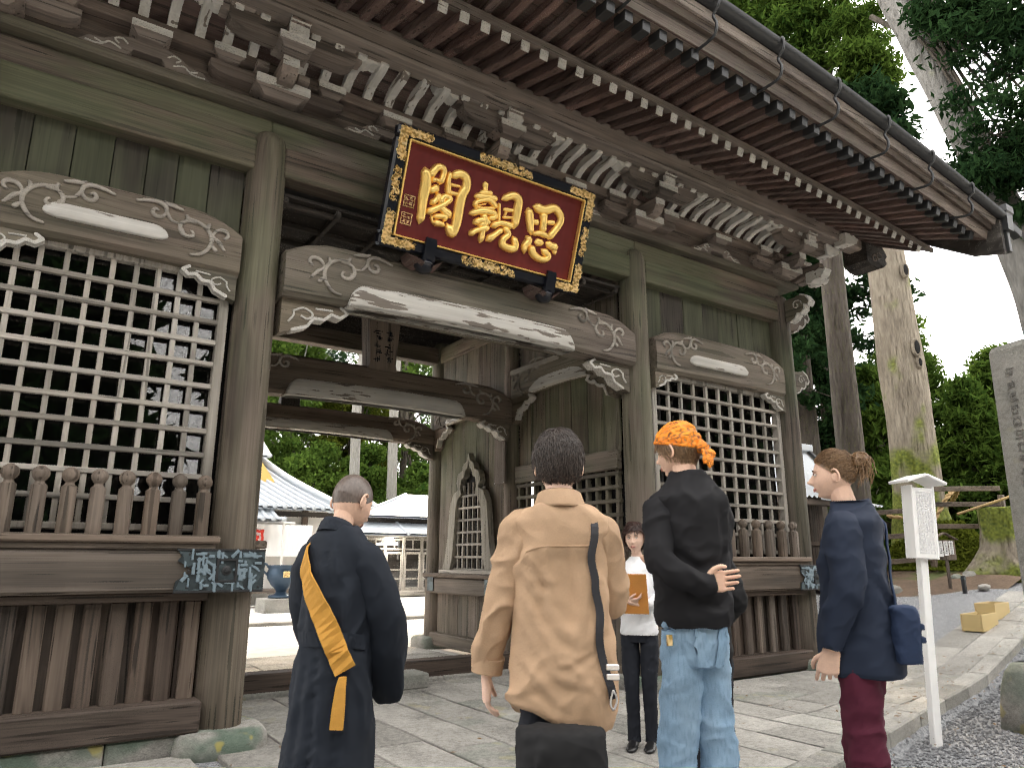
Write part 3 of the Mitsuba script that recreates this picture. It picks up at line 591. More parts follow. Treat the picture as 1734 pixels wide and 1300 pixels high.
add('side_spout', beam((6.48, -2.25, zt - .08), (6.75, -2.28, zt - .20), .10, .11), 'copper_dark', k)
add('side_spout', beam((6.48, -2.25, zt + .05), (6.72, -2.18, zt + .03), .06, .06), 'copper_dark', k)
# roof: concave slopes, ridge, gable boards
RY = np.array([-2.24, -1.2, 0, 1.2, 2.3]); RZ = np.array([6.0, 6.45, 7.15, 8.05, 9.1])
prof = [(y, z) for y, z in zip(RY, RZ)] + [(4.6 - y, z) for y, z in zip(RY[::-1][1:], RZ[::-1][1:])]
under = [(y, z - .13) for y, z in prof[::-1]]
under[-1] = (-2.06, 5.99); under[0] = (6.66, 5.99)
add('roof_slope', strip_x(prof + under, -6.6, 6.50), 'copper_dark', G, smooth=30)
add('ridge', cbox(-6.6, 6.5, 2.1, 2.5, 9.0, 9.45, .03), 'copper_dark', G)
for xg in (6.30, -6.5):
    lo = [(-2.26, 5.52), (-1.9, 5.50), (-1.2, 5.74), (0, 6.42), (1.2, 7.3), (2.3, 8.35)]
    hi = [(y, z + (.45 if y < -2.2 else .52)) for y, z in lo]
    side = lo + [(4.6 - y, z) for y, z in lo[::-1][1:]]; top = hi + [(4.6 - y, z) for y, z in hi[::-1][1:]]
    wood('barge_board', loft([[(xg, y, z - float(sink(xg, y)) if xg > 0 else z), (xg + .07, y, z - float(sink(xg, y)) if xg > 0 else z), (xg + .07, y2, z2 - (float(sink(xg, y2)) if xg > 0 else 0)), (xg, y2, z2 - (float(sink(xg, y2)) if xg > 0 else 0))] for (y, z), (y2, z2) in zip(side, top)]), G, 'y', 4)
for xg in (4.9, -4.35): wood('gable_wall', prism([(-.1, 5.0), (4.7, 5.0), (4.7, 6.4), (2.3, 8.6), (-.1, 6.4)], xg, xg + .05, 'yz'), G, 'z', 5)
for xg in (5.3, 5.8): wood('purlin_end', cbox(4.9, 6.28, 2.2, 2.4, 8.3, 8.5), G, 'x', 0) if xg < 5.5 else wood('purlin_end', cbox(-6.4, 6.02, 5.13, 5.34, 5.47, 5.72), G, 'x', 0)
wood('gable_soffit', loft([[(4.9, y, z), (6.30, y, z - float(sink(6.3, y))), (6.30, y, z + .02 - float(sink(6.3, y))), (4.9, y, z + .02)] for y, z in ((-.6, 5.84), (0, 6.5), (1.2, 7.4), (2.3, 8.5), (3.4, 7.4), (4.6, 6.5), (5.8, 5.84))]), G, 'y', 2)
# back eave, seen from below through the passage
wood('back_soffit', box(-6.3, 6.3, 4.8, 6.7, 5.80, 5.83), G, 'x', 2)
wood('wall_board', box(-4.0, 4.9, 4.62, 4.65, 4.66, 5.9), G, 'x', 4)

# --- inside the passage
for a, b in ((.25, 2.1),):
    k = key_of('coffered_ceiling', G)
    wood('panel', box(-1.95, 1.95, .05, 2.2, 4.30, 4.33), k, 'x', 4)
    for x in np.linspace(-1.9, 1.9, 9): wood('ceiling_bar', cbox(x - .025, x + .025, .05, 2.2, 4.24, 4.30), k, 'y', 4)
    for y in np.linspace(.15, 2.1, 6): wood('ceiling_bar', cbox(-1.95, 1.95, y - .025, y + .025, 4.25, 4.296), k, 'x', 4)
wood('ceiling_beam', cbox(-1.95, 1.95, .98, 1.10, 3.72, 3.86), G, 'x', 0, .3); wood('pale_moulding', cbox(-1.95, 1.95, .955, .978, 3.70, 3.76), G, 'x', 1, .2)
for x in (-1.93, 1.87): wood('pale_moulding', cbox(x, x + .06, 1.12, 2.2, 3.70, 3.77), G, 'y', 1, .2)
s = wood('ceiling_strut', loft([[(-.17 - e, y0, z), (.17 + e, y0, z), (.17 + e, y1, z), (-.17 - e, y1, z)] for z, e, y0, y1 in ((3.5, .02, 2.2, 2.44), (3.58, .0, 2.2, 2.44), (4.0, .03, 2.2, 2.44), (4.35, .05, 2.2, 2.44))]), G, 'z', 0, .1)
# ink writing on the strut and posts: plausible brushed columns
def ink_column(parent, x, y, z1, h, w, n, face='y', seed=1):
    r = random.Random(seed); ms = []
    ch = h / n
    for i in range(n):
        cz = z1 - (i + .5) * ch
        for j in range(5):
            u = r.uniform(-.3, .3) * w; v = r.uniform(-.32, .32) * ch; L = r.uniform(.18, .42) * w; t = .045 * w
            hor = r.random() < .6
            a = (u - L, u + L, v - t, v + t) if hor else (u - t, u + t, v - min(L, ch * .4), v + min(L, ch * .4))
            ms.append(box(x + a[0], x + a[1], y - .003, y + .002, cz + a[2], cz + a[3]) if face == 'y' else box(x - .003, x + .002, y + a[0], y + a[1], cz + a[2], cz + a[3]))
    add('ink_writing', join(ms), 'lacquer_black', parent)
for xx in (-.08, .07): ink_column(s, xx, 2.197, 4.02, .42, .10, 5, seed=int(50 + xx * 100))
wood('short_strut', cbox(-.55, -.28, 4.46, 4.6, 3.38, 3.9), G, 'z', 4)
# upper side walls and dark upper part of the inner room
for sx in (1, -1):
    X = 2.02 * sx
    x_in = X if sx > 0 else X - .03
    # front part
    boards_y(.2, 2.2, 7, 2.45, 3.45, x_in, green=.85, name='side_board')
    boards_y(.2, 2.2, 7, 3.45, 4.4, x_in + .01 * sx, green=.6, name='side_board')
    boards_y(2.57, 4.40, 5, .98, 3.4, x_in, green=.8, name='side_board')
    boards_y(2.57, 4.40, 5, 3.4, 4.4, x_in + .01 * sx, green=.3, name='side_board')
    boards_y(2.57, 4.40, 6, .12, .80, x_in, green=.7, name='side_board')
    boards_y(.2, 2.2, 7, .12, 1.5, x_in, green=.5, name='side_board')
    for y0, y1 in ((.17, 2.2), (2.56, 4.42)):
        n = 16; u = np.linspace(0, 1, n); e = np.clip(np.minimum(u, 1 - u) / .2, 0, 1); L = y1 - y0
        z0, z1 = (3.36, 3.80) if y0 < 1 else (3.26, 3.62)
        a, b = (X - .13 * sx, X + .02 * sx)
        k = wood('side_rainbow_beam', loft([[(a, y0 + L * q, z0 + .06 * math.sin(math.pi * q)), (b, y0 + L * q, z0 + .06 * math.sin(math.pi * q)), (b, y0 + L * q, z1 - .1 * (1 - ee) ** 2), (a, y0 + L * q, z1 - .1 * (1 - ee) ** 2)] for q, ee in zip(u, e)]), G, 'y', 0, .35)
        xs = np.linspace(y0 + L * .22, y1 - L * .22, 10); ee = np.sqrt(np.clip(np.minimum(np.arange(10), 9 - np.arange(10)) / 1.5, .12, 1))
        zl = z0 + .06 * np.sin(np.pi * (xs - y0) / L)
        wood('painted_strip', loft([[(a - .03 * sx, yy, z - .01), (a + .05 * sx, yy, z - .012), (a + .05 * sx, yy, z + .13 * q), (a - .012 * sx, yy, z + .13 * q)] for yy, z, q in zip(xs, zl, ee)]), k, 'y', 3, .3)
        for mm, cy in ((1, y1 - .33), (-1, y0 + .33)): scroll(lambda uu, vv: (a - .006 * sx, cy + uu, (z0 + z1) / 2 + .03 + vv), k, .0017, mm, .010, (1, 0, 0))
        for yy, d in ((y0, 1), (y1, -1)):
            out = [(0, 0), (.40, 0), (.45, -.04), (.38, -.09), (.32, -.08), (.25, -.15), (.15, -.17), (.10, -.28), (0, -.34)]
            poly = [(yy + d * p, z0 + .01 + q) for p, q in out]
            wood('beam_bracket', prism(poly if d > 0 else poly[::-1], a + .02 * sx, b, 'yz'), G, 'y', 0, .3)
            edge = LineString(poly[1:8]).buffer(.016).simplify(.003)
            wood('white_edge', prism(list(edge.exterior.coords), a + .005 * sx, a + .09 * sx, 'yz'), G, 'y', 3, .05)
    for y0, y1, zz in ((2.56, 4.42, 1.06), (.17, 2.2, 1.40)):
        wood('side_ledge', cbox(*sorted((X - .2 * sx, X + .02 * sx)), y0 - .1, y1 + .1, zz - .06, zz, .01), G, 'y', 0, .2)
        wood('side_waist_beam', cbox(*sorted((X - .16 * sx, X + .02 * sx)), y0 - .1, y1 + .1, zz - .29, zz - .063, .015), G, 'y', 0, .2)
        wood('side_bottom_rail', cbox(*sorted((X - .12 * sx, X + .02 * sx)), y0, y1, .02, .2, .015), G, 'y', 0, .5)
    wood('side_rail', cbox(*sorted((X - .07 * sx, X + .02 * sx)), .2, 2.2, 2.24, 2.46, .01), G, 'y', 0, .6)
    # inner lattice
    k = key_of('inner_lattice', G)
    for y in np.linspace(.25, 2.15, 12): wood('upright_bar', cbox(X - .03, X + .03, y - .022, y + .022, 1.4, 2.25, .003), k, 'z', 0, .8)
    for z in np.linspace(1.44, 2.2, 6): wood('cross_bar', cbox(X - .04, X + .02, .2, 2.2, z - .022, z + .022, .003), k, 'y', 0, .8)
    # bell-shaped window with its own small lattice
    k = key_of('bell_window', G); cy = 3.33
    half = [(.72, 1.06), (.72, 1.10), (.63, 1.30), (.57, 1.60), (.54, 1.85), (.51, 2.05), (.42, 2.20), (.28, 2.26), (.34, 2.36), (.29, 2.49), (.17, 2.53), (.14, 2.62), (.05, 2.66), (0, 2.78)]
    outer = [(cy - a, b) for a, b in half] + [(cy + a, b) for a, b in half[::-1][1:]]
    inner = [(cy + (a - cy) * .68, 1.07 + (b - 1.06) * .93) for a, b in outer]
    P = Polygon(outer).difference(Polygon(inner)); P = max(P.geoms, key=lambda g: g.area) if hasattr(P, 'geoms') else P
    v, f = vf(trimesh.creation.extrude_polygon(P, .09, engine='earcut'))
    wood('frame', (np.stack([X - .075 * sx + (v[:, 2] - .045), v[:, 0], v[:, 1]], 1), f), k, 'z', 1, .62)
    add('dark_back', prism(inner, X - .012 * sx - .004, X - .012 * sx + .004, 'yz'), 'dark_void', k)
    for y in np.linspace(cy - .48, cy + .48, 8)[1:-1]: wood('upright_bar', cbox(X - .055 * sx - .02, X - .055 * sx + .02, y - .015, y + .015, 1.08, 2.1 + .25 * math.cos((y - cy) * 2.4), .002), k, 'z', 1, .05)
    for z in np.linspace(1.12, 2.16, 7): w = .46 if z < 2 else .34; wood('cross_bar', cbox(X - .060 * sx - .02, X - .060 * sx + .02, cy - w, cy + w, z - .016, z + .016, .002), k, 'y', 1, .05)
    wood('sill', cbox(*sorted((X - .17 * sx, X + .02 * sx)), cy - .74, cy + .74, 1.062, 1.11, .006), k, 'y', 1, .1)
    add('band', box(*sorted((X - .175 * sx, X - .162 * sx)), 4.22, 4.40, .80, 1.0), 'patina', key_of('metal_fitting', G))
    metal = key_of('metal_fitting', G); add('band', box(*sorted((X - .175 * sx, X - .162 * sx)), 2.6, 2.76, .80, 1.0), 'patina', metal)
# hanging name board and ink writing on the middle post
hb = thing('hanging_board', 'narrow plain wooden board hanging upright beside the middle post inside the gate', 'board')
wood('panel', cbox(1.845, 1.865, 2.28, 2.54, 2.24, 3.00, .004), hb, 'z', 0, .0)
for zz in (2.26, 2.98):
    for yy in (2.30, 2.52): add('pin', move(lathe([(.009, 0), (.006, .008), (0, .01)], 6), (1.845, yy, zz), R=rot('y', -math.pi / 2)), 'white_lacquer', hb)
mp = [k for k in scene if k.startswith('temple_gate__post')][6]
for yy, z1 in ((2.2, 4.15), (2.19, 3.05)): ink_column(mp, 2.03, 2.178, z1, .36, .08, 4, seed=int(z1 * 10))
# threshold beam of the passage and stepping block
wood('threshold', cbox(-1.9, 1.9, 1.62, 1.86, .0, .20, .015), G, 'x', 5, .05)
for x in (-1.2, .0, 1.2): stone('threshold_stone', cbox(x - .6, x + .594, 1.55, 1.95, -.1, .035, .01), G, .2)
sb = thing('stepping_block', 'grey stone stepping block lying in front of the wooden threshold', 'stone block')
v, f = cbox(-.62, .22, 1.18, 1.52, 0, .145, .014); scene[sb + '__block'] = mikit.ply((v, f), 'stone', uv=np.tile([.4, .25], (len(v), 1)))
# ================================================================ the name plaque over the entrance
PL = thing('name_plaque', 'dark red plaque with three gold characters in a black frame with gilt corners', 'plaque')
PW, PH = 2.18, 1.045
_ev = np.array([0, -.335, .99]); _ev /= np.linalg.norm(_ev); _en = np.cross([1., 0, 0], _ev); _eo = np.array([-.135 - PW / 2, -.34, 3.886])
def plq(v):
    v = np.asarray(v, float); return _eo + np.outer(v[:, 0], [1, 0, 0]) + np.outer(v[:, 1], _ev) + np.outer(v[:, 2], _en)
def onpl(m): v, f = vf(m); return plq(v), f
add('back_board', onpl(box(.02, PW - .02, .02, PH - .02, -.06, .0)), 'lacquer_black', PL)
add('red_panel', onpl(box(.13, PW - .13, .115, PH - .11, .001, .012)), 'red_lacquer', PL)
fw = .125
for m in (cbox(0, PW, 0, fw - .02, -.05, .06, .02), cbox(0, PW, PH - fw + .02, PH, -.05, .06, .02), cbox(0, fw - .005, fw - .019, PH - fw + .019, -.05, .058, .02), cbox(PW - fw + .005, PW, fw - .019, PH - fw + .019, -.05, .058, .02)):
    add('frame_bar', onpl(m), 'lacquer_black', PL)
for a, b in ((.125, .012),):
    e = [(a, PW - a, fw - .02, fw - .006), (a, PW - a, PH - fw + .006, PH - fw + .02), (a - .005, a + .009, fw - .02, PH - fw + .02), (PW - a - .009, PW - a + .005, fw - .02, PH - fw + .02)]
    for x0, x1, y0, y1 in e: add('gold_moulding', onpl(cbox(x0, x1, y0, y1, .014, .066, .004)), 'gold', PL)
def ridge(pts, w, h, n=7, z0=.012, seed=0):
    """one raised brush stroke with a rounded, faceted section"""
    P = smooth_path(np.array(pts) / 1000., 5); k = len(P)
    d = np.gradient(P, axis=0); d /= np.linalg.norm(d, axis=1, keepdims=True) + 1e-9; s = np.stack([-d[:, 1], d[:, 0]], 1)
    L = np.concatenate([[0], np.cumsum(np.linalg.norm(np.diff(P, axis=0), axis=1))]); tot = L[-1]
    ends = np.clip(np.minimum(L + w * .45, tot - L + w * .35) / (w * .9), .3, 1) ** .6
    ends *= 1 + .13 * np.sin(L / max(tot, .01) * 5 + seed)
    P = np.vstack([P[:1] - d[:1] * w * .5, P, P[-1:] + d[-1:] * w * .5]); s = np.vstack([s[:1], s, s[-1:]]); ends = np.concatenate([[.12], ends, [.12]])
    a = np.linspace(0, np.pi, n); rings = []
    for p, q, e in zip(P, s, ends):
        ww = w * e; hh = h * min(1, e)
        rings.append([(p[0] + q[0] * ww * math.cos(t), p[1] + q[1] * ww * math.cos(t), z0 + hh * math.sin(t) ** .7) for t in a] + [(p[0] - q[0] * ww * .9, p[1] - q[1] * ww * .9, z0 - .004), (p[0] + q[0] * ww * .9, p[1] + q[1] * ww * .9, z0 - .004)])
    return loft(rings)
STROKES = [([(320,738),(342,665),(349,601),(346,469),(357,357),(353,283)],28),([(375,694),(414,771),(450,797),(497,780),(493,713),(480,659)],20),([(396,662),(434,677),(477,671)],14),([(393,569),(434,594),(466,623)],23),([(557,779),(554,703),(567,623),(586,586)],16),([(590,755),(652,796),(721,780),(740,701),(712,618),(706,524),(709,424),(706,349),(681,260),(627,322)],27),([(594,679),(676,688)],16),([(591,606),(681,617)],20),([(468,561),(485,536),(459,497),(429,466)],19),([(512,489),(543,559),(605,554),(565,502),(486,437),(410,382)],19),([(522,463),(580,431),(635,403)],24),([(453,355),(477,308)],14),([(474,362),(580,386),(581,348)],15),([(487,310),(549,316),(592,310)],17),([(931,784),(944,723)],30),([(906,696),(1009,722)],23),([(853,646),(955,672),(1077,683)],20),([(863,556),(865,592),(912,624),(990,649),(1060,623),(1069,594)],16),([(869,551),(949,562),(1066,593)],11),([(898,575),(969,609)],10),([(830,483),(936,533),(1066,548),(1084,512),(1024,491)],19),([(885,407),(939,449),(1031,454),(939,403)],17),([(962,510),(993,449),(989,398),(984,261)],20),([(864,301),(926,353),(1046,408)],19),([(1112,645),(1138,501)],17),([(1143,704),(1237,762),(1309,737),(1316,630),(1317,482)],25),([(1182,613),(1266,626)],23),([(1183,540),(1284,564)],15),([(1197,592),(1186,546)],11),([(1076,431),(1165,480),(1297,479)],21),([(1187,425),(1121,360),(1051,291)],20),([(1207,448),(1267,403),(1220,340),(1227,285),(1340,276),(1364,320),(1327,385)],21),([(1437,685),(1467,613),(1492,532),(1518,472)],25),([(1504,726),(1620,725),(1728,772),(1813,723),(1827,654),(1771,548),(1728,480)],26),([(1614,693),(1634,609),(1641,518)],26),([(1523,583),(1569,593)],27),([(1690,622),(1755,637)],26),([(1542,473),(1616,497),(1713,487)],17),([(1475,427),(1503,394),(1467,334),(1479,278)],21),([(1603,406),(1660,414)],35),([(1543,351),(1578,289),(1656,257),(1729,264),(1761,306),(1682,346)],23),([(1722,421),(1795,406),(1842,417)],26),([(1793,415),(1833,357)],28)]
_cuts = (14, 32, 99)
_at = 0
for _c in _cuts:
    ch = key_of('gold_character', PL)
    for j, (pts, w) in enumerate(STROKES[_at:_c]):
        m = onpl(ridge(pts, w / 1000. * 1.62, .046, seed=j)); scene[f'{ch}__stroke' + ('' if j == 0 else f'_{j:03d}')] = mikit.ply(m, 'gold', smooth=50)
    _at = _c
def filigree(x0, x1, y0, y1, seed, shape='bar'):
    """pierced gilt fitting: a scalloped rim and a thicket of small curls"""
    r = random.Random(seed); ms = []
    def ins(x, y):
        if shape == 'bar':
            u = (x - (x0 + x1) / 2) / ((x1 - x0) / 2); v = (y - (y0 + y1) / 2) / ((y1 - y0) / 2)
            return abs(v) < 1 - .75 * max(0, abs(u) - .78) / .22 and abs(u) < 1
        if shape == 'bar_v':
            u = (x - (x0 + x1) / 2) / ((x1 - x0) / 2); v = (y - (y0 + y1) / 2) / ((y1 - y0) / 2)
            return abs(u) < 1 - .7 * max(0, abs(v) - .6) / .4 and abs(v) < 1
        return True
    n = int((x1 - x0) * (y1 - y0) / .00042)
    for i in range(n):
        x, y = r.uniform(x0 + .008, x1 - .008), r.uniform(y0 + .008, y1 - .008)
        if not ins(x, y): continue
        a0 = r.uniform(0, 6.3); q = r.uniform(.008, .016); t = np.linspace(0, 4.2, 7) * r.choice([-1, 1]) + a0
        ms.append(tube(np.stack([x + q * np.cos(t), y + q * np.sin(t), t * 0 + .064 + r.uniform(0, .004)], 1), .0042, 4))
    return ms
def fitting(ms, plates):
    k = key_of('gilt_fitting', PL); add('curls', onpl(join(ms)), 'brass', k); tag(f'{k}__curls', kind='stuff')
    for p in plates: add('plate', onpl(cbox(*p, .05, .0645, .002)), 'brass', k)
g = .012
for sx, sy in ((0, 0), (0, 1), (1, 0), (1, 1)):
    fx = lambda a, b: (a, b) if sx == 0 else (PW - b, PW - a)
    fy = lambda a, b: (a, b) if sy == 0 else (PH - b, PH - a)
    fitting(filigree(*fx(g, .34), *fy(g, .092), 3 + sx * 2 + sy) + filigree(*fx(g, .105), *fy(.092, .31), 13 + sx * 2 + sy), [(*fx(g + .008, .30), *fy(g + .008, .084)), (*fx(g + .008, .096), *fy(.0845, .27))])
for y0, y1 in ((g, .09), (PH - .09, PH - g)):
    fitting(filigree(.78, 1.0, y0, y1, 31, 'bar') + filigree(1.18, 1.40, y0, y1, 32, 'bar') + filigree(.80, 1.38, y0, y0 + .02, 5) + filigree(.80, 1.38, y1 - .02, y1, 6), [(.96, 1.22, y0 + .015, y1 - .015)])
for x0, x1 in ((g, .10), (PW - .10, PW - g)): fitting(filigree(x0, x1, .38, .69, 41, 'bar_v'), [(x0 + .03, x1 - .03, .47, .60)])
# two small square seals on the left
for cy, fill in ((.431, 0), (.278, 1)):
    k = key_of('seal', PL); c = .226; q = .052
    add('rim', onpl(join([box(c - q, c + q, cy + q - .007, cy + q, .0125, .018), box(c - q, c + q, cy - q, cy - q + .007, .0125, .018), box(c - q, c - q + .007, cy - q, cy + q, .0125, .0178), box(c + q - .007, c + q, cy - q, cy + q, .0125, .0178)])), 'brass', k)
    r = random.Random(9 + fill); ms = []
    for gx in (-.022, .022):
        for gy in (-.022, .022):
            for i in range(7):
                u, v = gx + r.uniform(-.014, .014), gy + r.uniform(-.014, .014); L = r.uniform(.006, .013)
                ms.append(box(c + u - L, c + u + L, cy + v - .0022, cy + v + .0022, .0125, .0165) if r.random() < .55 else box(c + u - .0022, c + u + .0022, cy + v - L, cy + v + L, .0125, .0163))
    add('seal_script', onpl(join(ms)), 'brass', k)
# black strap hooks that carry the plaque, each on a carved lotus-shaped block
for x in (.47, 1.80):
    k = key_of('strap_hook', PL)
    add('strap', onpl(loft([[(x - w, y, z), (x + w, y, z), (x + w, y, z + t), (x - w, y, z + t)] for y, z, w, t in ((.16, .062, .05, .03), (.10, .068, .055, .03), (.02, .07, .055, .03), (-.04, .05, .06, .05), (-.10, -.02, .08, .05))])), 'lacquer_black', k, smooth=30)
    p = plq(np.array([[x, -.03, .02]]))[0]
    for s in (-1, 1):
        wood('petal', loft([[(p[0] + s * (.05 + a * .13), p[1] - .06 * c + .02, p[2] - .02 + .05 * a - .07 * b), (p[0] + s * (.05 + a * .10), p[1] - .10 * c, p[2] - .05 + .04 * a - .02 * b), (p[0] + s * (.05 + a * .10), p[1] + .14, p[2] - .07 + .03 * a), (p[0] + s * (.05 + a * .13), p[1] + .14, p[2] - .02 + .05 * a)] for a, b, c in ((0, 1, 1), (.4, .6, .95), (.8, .2, .7), (1, 0, .3))]), k, 'y', 2, 0)
    add('bowl', move(lathe([(.02, -.10), (.06, -.085), (.09, -.04), (.10, .0)], 14), (p[0], p[1] + .02, p[2] - .02)), 'lacquer_black', k, smooth=True)
# ================================================================ people
CLOTH = [(.36, .243, .155), (.010, .010, .012), (.016, .023, .042), (.20, .31, .43), (.075, .012, .027), (.013, .017, .025), (.46, .235, .045),
         (.74, .75, .77), (.012, .014, .020), (.46, .20, .05), (.012, .012, .013), (.018, .030, .065), (.62, .30, .18), (.03, .03, .034)]
def cloth_fn(p, n, uv):
    k = dr.floor(uv.y); s = uv.x * 37
    col = mi.Color3f(CLOTH[0])
    for i in range(1, len(CLOTH)): col = dr.select(k == i, mi.Color3f(CLOTH[i]), col)
    f = FB(p.x * 9 + s, p.y * 9, p.z * 9); w = N(p.x * 420, p.y * 420, p.z * 420)
    col = col * (.80 + .28 * f + .16 * w)
    den = dr.select(k == 3, SS(.35, .75, FB(p.x * 5 + s, p.y * 5, p.z * 2.4)), 0.)
    col = MX(col, mi.Color3f(.38, .50, .61), den * .38)
    return dr.select(k == 3, MX(col, mi.Color3f(.09, .15, .24), SS(.45, .9, N(p.x * 160 + s, p.y * 160, p.z * 30)) * .30), col)
def cloth_bump(p, n, uv): return N(p.x * 330, p.y * 330, p.z * 330) * .5 + N(p.x * 55, p.y * 55, p.z * 45)
scene['cloth'] = two({'type': 'bumpmap', 'arbitrary': mikit.proc(cloth_bump, eps=1e-3), 'scale': .0012, 'nested': princ(mikit.proc(cloth_fn), .82, sheen=.3, specular=.25)})
def skin_fn(p, n, uv):
    c = MX(mi.Color3f(.56, .33, .22), mi.Color3f(.66, .43, .31), FB(p.x * 28, p.y * 28, p.z * 28))
    return MX(c, mi.Color3f(.70, .50, .40), uv.y) * (.94 + .12 * N(p.x * 240, p.y * 240, p.z * 240))
scene['skin'] = two(princ(mikit.proc(skin_fn), .58, specular=.3))
HAIRC = [((.022, .017, .015), (.085, .066, .058)), ((.075, .038, .018), (.30, .185, .095)), ((.016, .008, .007), (.075, .034, .024)), ((.085, .066, .058), (.17, .135, .115))]
def hair_fn(p, n, uv):
    k = dr.floor(uv.y); lo, hi = mi.Color3f(HAIRC[0][0]), mi.Color3f(HAIRC[0][1])
    for i in range(1, 4): lo = dr.select(k == i, mi.Color3f(HAIRC[i][0]), lo); hi = dr.select(k == i, mi.Color3f(HAIRC[i][1]), hi)
    return MX(lo, hi, dr.clip(N(p.x * 190, p.y * 190, p.z * 60) * .6 + (uv.x - dr.floor(uv.x)) * .55 - .05, 0, 1))
scene['hair'] = two(princ(mikit.proc(hair_fn), .38, specular=.5))
def paisley_fn(p, n, uv):
    v = mikit.voronoi((p.x + p.y * .6) * 34, (p.z + p.y * .3) * 34)
    line = SS(.10, .05, v[1] - v[0]) + SS(.16, .10, v[0]) * .8
    return MX(MX(mi.Color3f(.74, .20, .012), mi.Color3f(.82, .29, .02), N(p.x * 30, p.y * 30, p.z * 30)), mi.Color3f(.10, .028, .01), dr.clip(line, 0, 1) * .85)
scene['paisley'] = two(princ(mikit.proc(paisley_fn), .75, sheen=.2))
scene['leather'] = two(princ((.012, .012, .013), .3, specular=.5))
scene['steel'] = two(princ((.55, .55, .56), .28, metallic=.95))
scene['eye_white'] = two(princ((.70, .67, .64), .25)); scene['eye_dark'] = two(princ((.012, .008, .006), .15)); scene['lip'] = two(princ((.45, .17, .14), .45))

def normals(v, f):
    n = np.zeros_like(v); c = np.cross(v[f[:, 1]] - v[f[:, 0]], v[f[:, 2]] - v[f[:, 0]])
    for k in range(3): np.add.at(n, f[:, k], c)
    return n / (np.linalg.norm(n, axis=1, keepdims=True) + 1e-12)
_RD = np.linalg.qr(np.random.default_rng(2).normal(0, 1, (3, 3)))[0]
def drape(m, amp, sc, seed=0, ridge=True):
    """cloth folds: rounded ridges that run along the level lines of a warped, stretched noise"""
    v, f = vf(m); n = normals(v, f); out = v.copy()
    for i, (a, s) in enumerate(zip(np.atleast_1d(amp), np.atleast_2d(sc))):
        wp = np.stack([meshkit.noise(v * 5 + 7.3 * k, seed + 50 + i) for k in range(3)], -1) - .5
        q = (v * s + wp * (.9 if i == 0 else .6)) @ _RD.T + 3.7 * i
        w = meshkit.noise(q, seed + i) * .7 + meshkit.noise(q * 1.9 + 5, seed + i + 9) * .3
        w = np.exp(-((w - .5) / .085) ** 2) - .3 + .9 * (w - .5)
        out = out + n * (a * w)[:, None]
    return out, f
KW, KD, KR = .84, .88, .84
def crease(m, paths, back=-1):
    """pressed-in folds along polylines of (x, z), each (points, depth, width), on the side that faces back * y"""
    v, f = vf(m); n = normals(v, f); out = v.copy(); side = np.clip(n[:, 1] * back * 2 + .6, 0, 1)
    for pts, dep, wid in paths:
        P = smooth_path(np.array(pts) * [KW, 1], 8); tr = cKDTree(P); d, i = tr.query(v[:, [0, 2]]); t = i / (len(P) - 1)
        e = np.sin(np.pi * np.clip(t * .9 + .05, 0, 1)) ** .6; e[(i == 0) | (i == len(P) - 1)] *= .4
        g = P[np.minimum(i + 1, len(P) - 1)] - P[np.maximum(i - 1, 0)]; sd = np.sign(g[:, 0] * (v[:, 2] - P[i, 1]) - g[:, 1] * (v[:, 0] - P[i, 0]))
        out += n * (side * e * dep * (-np.exp(-(d / wid) ** 2) + .75 * np.exp(-((d - 1.5 * wid) / wid) ** 2) * (sd > 0) + .25 * np.exp(-((d - 1.6 * wid) / wid) ** 2)))[:, None]
    return out, f
from scipy.spatial import cKDTree
def rings_torso(rows, n=120, ex=2.3):
    n = max(n, 140)
    """rows of (z, half width, depth front, depth back, cx, cy): stacked superellipse rings, interpolated smoothly"""
    R = np.array(rows, float); kx = np.interp(R[:, 0], [1.36, 1.46], [KW, .98]); R[:, 1] *= kx; R[:, 4] *= kx; R[:, 2:4] *= np.interp(R[:, 0], [1.36, 1.46], [KD, 1.])[:, None]; Q = smooth_path(R, 15); a = np.arange(n) / n * 2 * np.pi; c, s = np.cos(a), np.sin(a)
    cs = np.sign(c) * np.abs(c) ** (2 / ex); sn = np.sign(s) * np.abs(s) ** (2 / ex)
    return loft([np.stack([q[4] + q[1] * cs, q[5] + np.where(s > 0, q[2], q[3]) * sn, a * 0 + q[0]], 1) for q in Q])
def sleeve(pts, rad, n=40, per=14, flat=None):
    n = max(n, 56)
    P = smooth_path(np.array(pts, float) * [KW, 1, 1], per); r = KR * np.interp(np.linspace(0, len(pts) - 1, len(P)), np.arange(len(pts)), rad)
    return tube(P, r, n, flat=flat)
def hullball(a, ra, b, rb, n=10):
    s = m3.Manifold.sphere(1., n)
    return m3.Manifold.batch_hull([s.scale([ra] * 3).translate(list(map(float, a))), s.scale([rb] * 3).translate(list(map(float, b)))])
def chain(P, R): return [hullball(P[i], R[i], P[i + 1], R[i + 1]) for i in range(len(P) - 1)]
def taubin(v, f, it=6):
    t = trimesh.Trimesh(v, f, process=False); trimesh.smoothing.filter_taubin(t, .5, .53, it); return np.array(t.vertices), np.array(t.faces)
